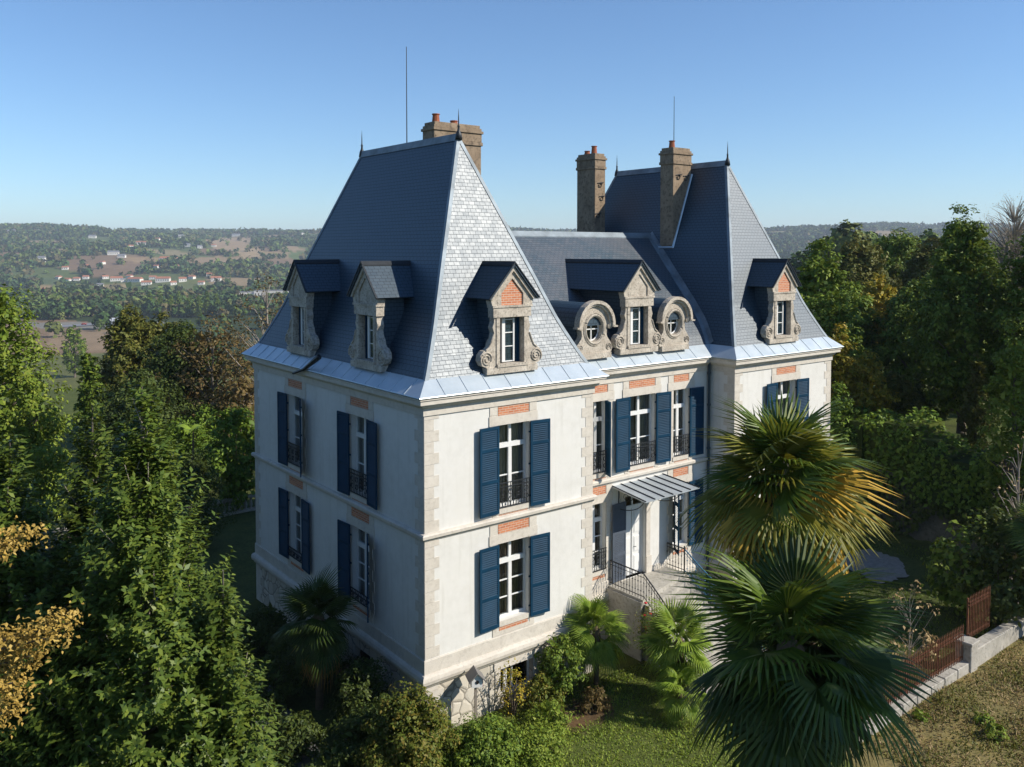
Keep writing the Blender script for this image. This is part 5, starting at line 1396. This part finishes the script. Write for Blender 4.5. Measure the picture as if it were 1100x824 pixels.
def far_wood(name, sel, nq, label=None):
    x,y,z_ = xs[sel],ys[sel],zs[sel]; n = len(x); h = rng.uniform(7,17,n); r = h*rng.uniform(.28,.5,n)
    idx = np.repeat(np.arange(n),nq); m = len(idx); off = unit(rng.normal(0,1,(m,3))); off[:,2] = np.abs(off[:,2])*1.3-.35
    off *= rng.uniform(.75,1.05,(m,1))
    P = np.stack([x[idx]+off[:,0]*r[idx], y[idx]+off[:,1]*r[idx], z_[idx]+h[idx]*.42+off[:,2]*h[idx]*.46],1)
    s = 1.75*np.sqrt(4*3.14*1/nq)*r[idx]*rng.uniform(.7,1.2,m)
    N = off+rng.normal(0,.35,(m,3)); V,F = leaf_quads(P-unit(rng.normal(0,1,(m,3)))*s[:,None]*.3, N, rng.normal(0,1,(m,3)), s, s*.9, .15)
    pal = np.array([(.036,.070,.016),(.050,.088,.018),(.072,.105,.024),(.028,.052,.016),(.085,.100,.026),(.090,.078,.032),(.085,.115,.024),(.042,.078,.024)])
    c = 1.25*pal[rng.integers(0,len(pal),n)]*rng.uniform(.85,1.15,(n,1)); cc = np.concatenate([c[idx],np.ones((m,1))],1)*np.concatenate([rng.uniform(.75,1.25,(m,1))]*3+[np.ones((m,1))],1)
    me = np_mesh(name,V,F,far_mat); a = me.color_attributes.new('tint','FLOAT_COLOR','POINT'); a.data.foreach_set('color', np.repeat(cc,4,axis=0).astype(np.float32).ravel())
    o = link(name, me); o['kind'] = 'stuff'; return o
t_ = NT('far_foliage'); vc = t_.new('ShaderNodeVertexColor'); vc.layer_name = 'tint'; t_.col(vc.outputs[0]); t_.set(.8,0,.2); far_mat = t_.m
far_wood('near_valley_woods', rs < 620, 420); far_wood('valley_woods', (rs >= 620) & (rs < 1300), 60); far_wood('hill_woods', rs >= 1300, 18)
# poplars in the valley
pm = None
for i,(u,v) in enumerate(((160,338),(171,339),(183,340),(191,339),(203,341),(213,342),(222,341),(232,341))):
    x,y,d = hit(u,v)
    rngp = np.random.default_rng(200+i%3)
    if i < 3:
        hh = 29-2*i; V,F,Cc = crown(rngp,hh,hh*.05,2.7,prof_column,70,16,1.7,.30,.3,.7); cm_ = np_mesh('crown',V,F,M['leaf_green']); mb = trunk_mb(rngp,hh,.4,Cc,4,2,None)
        tm_ = mb.mesh('trunk',M['bark'],recalc=False); PV = (PV if i else [])+[(cm_,tm_)]
    cm_,tm_ = PV[i%3]; t = thing('poplar','slender green poplar in the row across the valley','tree',(x,y,th(x,y)),i*1.1,'row of poplars in the valley',.85+.12*((i*7)%4)/3); link('crown',cm_,t); link('trunk',tm_,t)
tree(160, 78, 455, 348, 30, 'leaf_green', 'lone tree standing in the ploughed field by the valley road', size=1.1, nclump=90, per=30, base=.05)
# houses
def far_house(u, v, w, dpt, hgt, label, roof=ht, rot=0.0, group=None, flat=False, cat='house'):
    x,y,d = hit(u,v); x,y = float(x),float(y); t = thing('far_house',label,cat,(x,y,th(x,y)-.4),-YAW+rot,group)
    m = MB(); m.box(-w/2,w/2,-dpt/2,dpt/2,-1,hgt); wl = m.build('wall',hw,t)
    m = MB()
    if flat: m.box(-w/2-.2,w/2+.2,-dpt/2-.2,dpt/2+.2,hgt+.003,hgt+.5)
    else: m.add([(-w/2-.5,-dpt/2-.5,hgt),(w/2+.5,-dpt/2-.5,hgt),(w/2+.5,dpt/2+.5,hgt),(-w/2-.5,dpt/2+.5,hgt),(-w/2-.1,0,hgt+dpt*.32),(w/2+.1,0,hgt+dpt*.32)],[(0,1,5,4),(2,3,4,5),(0,4,3),(1,2,5),(3,2,1,0)])
    m.build('roof',roof,t)
    n = max(2,int(w/4))
    for i in range(n):
        q = MB(); xx_ = -w/2+(i+.5)*w/n; q.box(xx_-.6,xx_+.6,-dpt/2-.03,-dpt/2+.05,hgt*.35,hgt*.75); q.build('window',hd,t)
    return t
for a in HL: far_house(*a[:6],roof=a[6],rot=a[7])
for i,(u,v) in enumerate(((8,248),(14,247.5),(40,247),(66,247),(84,249),(187,252),(195,253),(240,250),(324,250))):
    far_house(u,v+2.5,20,12,7,'tiny white house along the far ridge','' or hg,.1*i,'white houses along the far ridge')
far_house(266,322,32,14,11,'left white block of the modern building behind the bare tree',hg,.2,flat=True,cat='building'); far_house(292,322,46,16,13,'right white block of the modern building behind the bare tree',hg,.1,flat=True,cat='building')
for i,(u,v,w_) in enumerate(((63,300,11),(72,303,12),(92,300,11),(113,300,12),(139,299,11),(164,300,13),(186,306,11),(206,300,12),(216,306,11),(225,297,12),(168,288,13),(190,288,12),(212,285,12),(110,284,12),(92,288,11),(70,290,12),(141,266,13),(170,258,13),(230,265,13),(290,262,13))):
    far_house(u,v,w_,9,5,'tiny pale house with a clay roof among the valley trees',ht,.37*i%1.2-.5,'small houses scattered among the valley trees')
# vehicles on the valley road
def vehicle(u, v, L, Wd, H, label, name, cat, body, kind):
    x,y,d = hit(u,v); t = thing(name,label,cat,(float(x),float(y),th(x,y)+.55),-YAW+.12)
    m = MB()
    if kind == 'lorry': m.box(-L/2,L*.24,-Wd/2,Wd/2,.9,H)
    else: m.prism([(-L/2,.35),(L/2,.35),(L/2,.85),(L*.32,.95),(L*.16,1.45),(-L*.3,1.45),(-L*.42,.95),(-L/2,.9)],-Wd/2,Wd/2)
    m.build('body',body,t)
    if kind == 'lorry': m = MB(); m.prism([(L*.27,.5),(L/2,.5),(L/2,1.7),(L*.45,H*.8),(L*.27,H*.8)],-Wd/2,Wd/2); m.build('cab',body,t)
    for xx_ in (-L*.33,L*.36):
        for yy_ in (-Wd/2,Wd/2-.25):
            m = MB(); m.lathe([(.45,0),(.45,.25)],(0,0,0),12); m.v = [(xx_+a,yy_+c,.45+b) for a,b,c in m.v]; m.build('wheel',M['dark'],t)
vehicle(124,347.3,11,2.6,4.2,'white lorry driving on the valley road','lorry','lorry',m_plain('white_vehicle',(.8,.8,.78),.4),'lorry')
vehicle(89,350,4.4,1.8,1.5,'small red car on the valley road','car','car',m_plain('red_vehicle',(.35,.04,.03),.4),'car')
vehicle(60,352.5,7,2.3,3.0,'white van at the left of the valley road','van','van',m_plain('white_van_paint',(.8,.8,.78),.4),'lorry')

# ------------------------------------------------------------------ air
hz_ = MB(); hz_.box(-9800,9800,-9800,9800,-95,205)
hm_ = bpy.data.materials.new('air'); hm_.use_nodes = True; nt_ = hm_.node_tree
for n_ in list(nt_.nodes):
    if n_.type == 'BSDF_PRINCIPLED': nt_.nodes.remove(n_)
pv = nt_.nodes.new('ShaderNodeVolumePrincipled'); pv.inputs['Color'].default_value = (.78,.88,1,1); pv.inputs['Density'].default_value = 1.25e-4; pv.inputs['Anisotropy'].default_value = .1
nt_.links.new(pv.outputs[0], nt_.nodes['Material Output'].inputs['Volume'])
ho = hz_.build('haze', hm_); ho['kind'] = 'stuff'
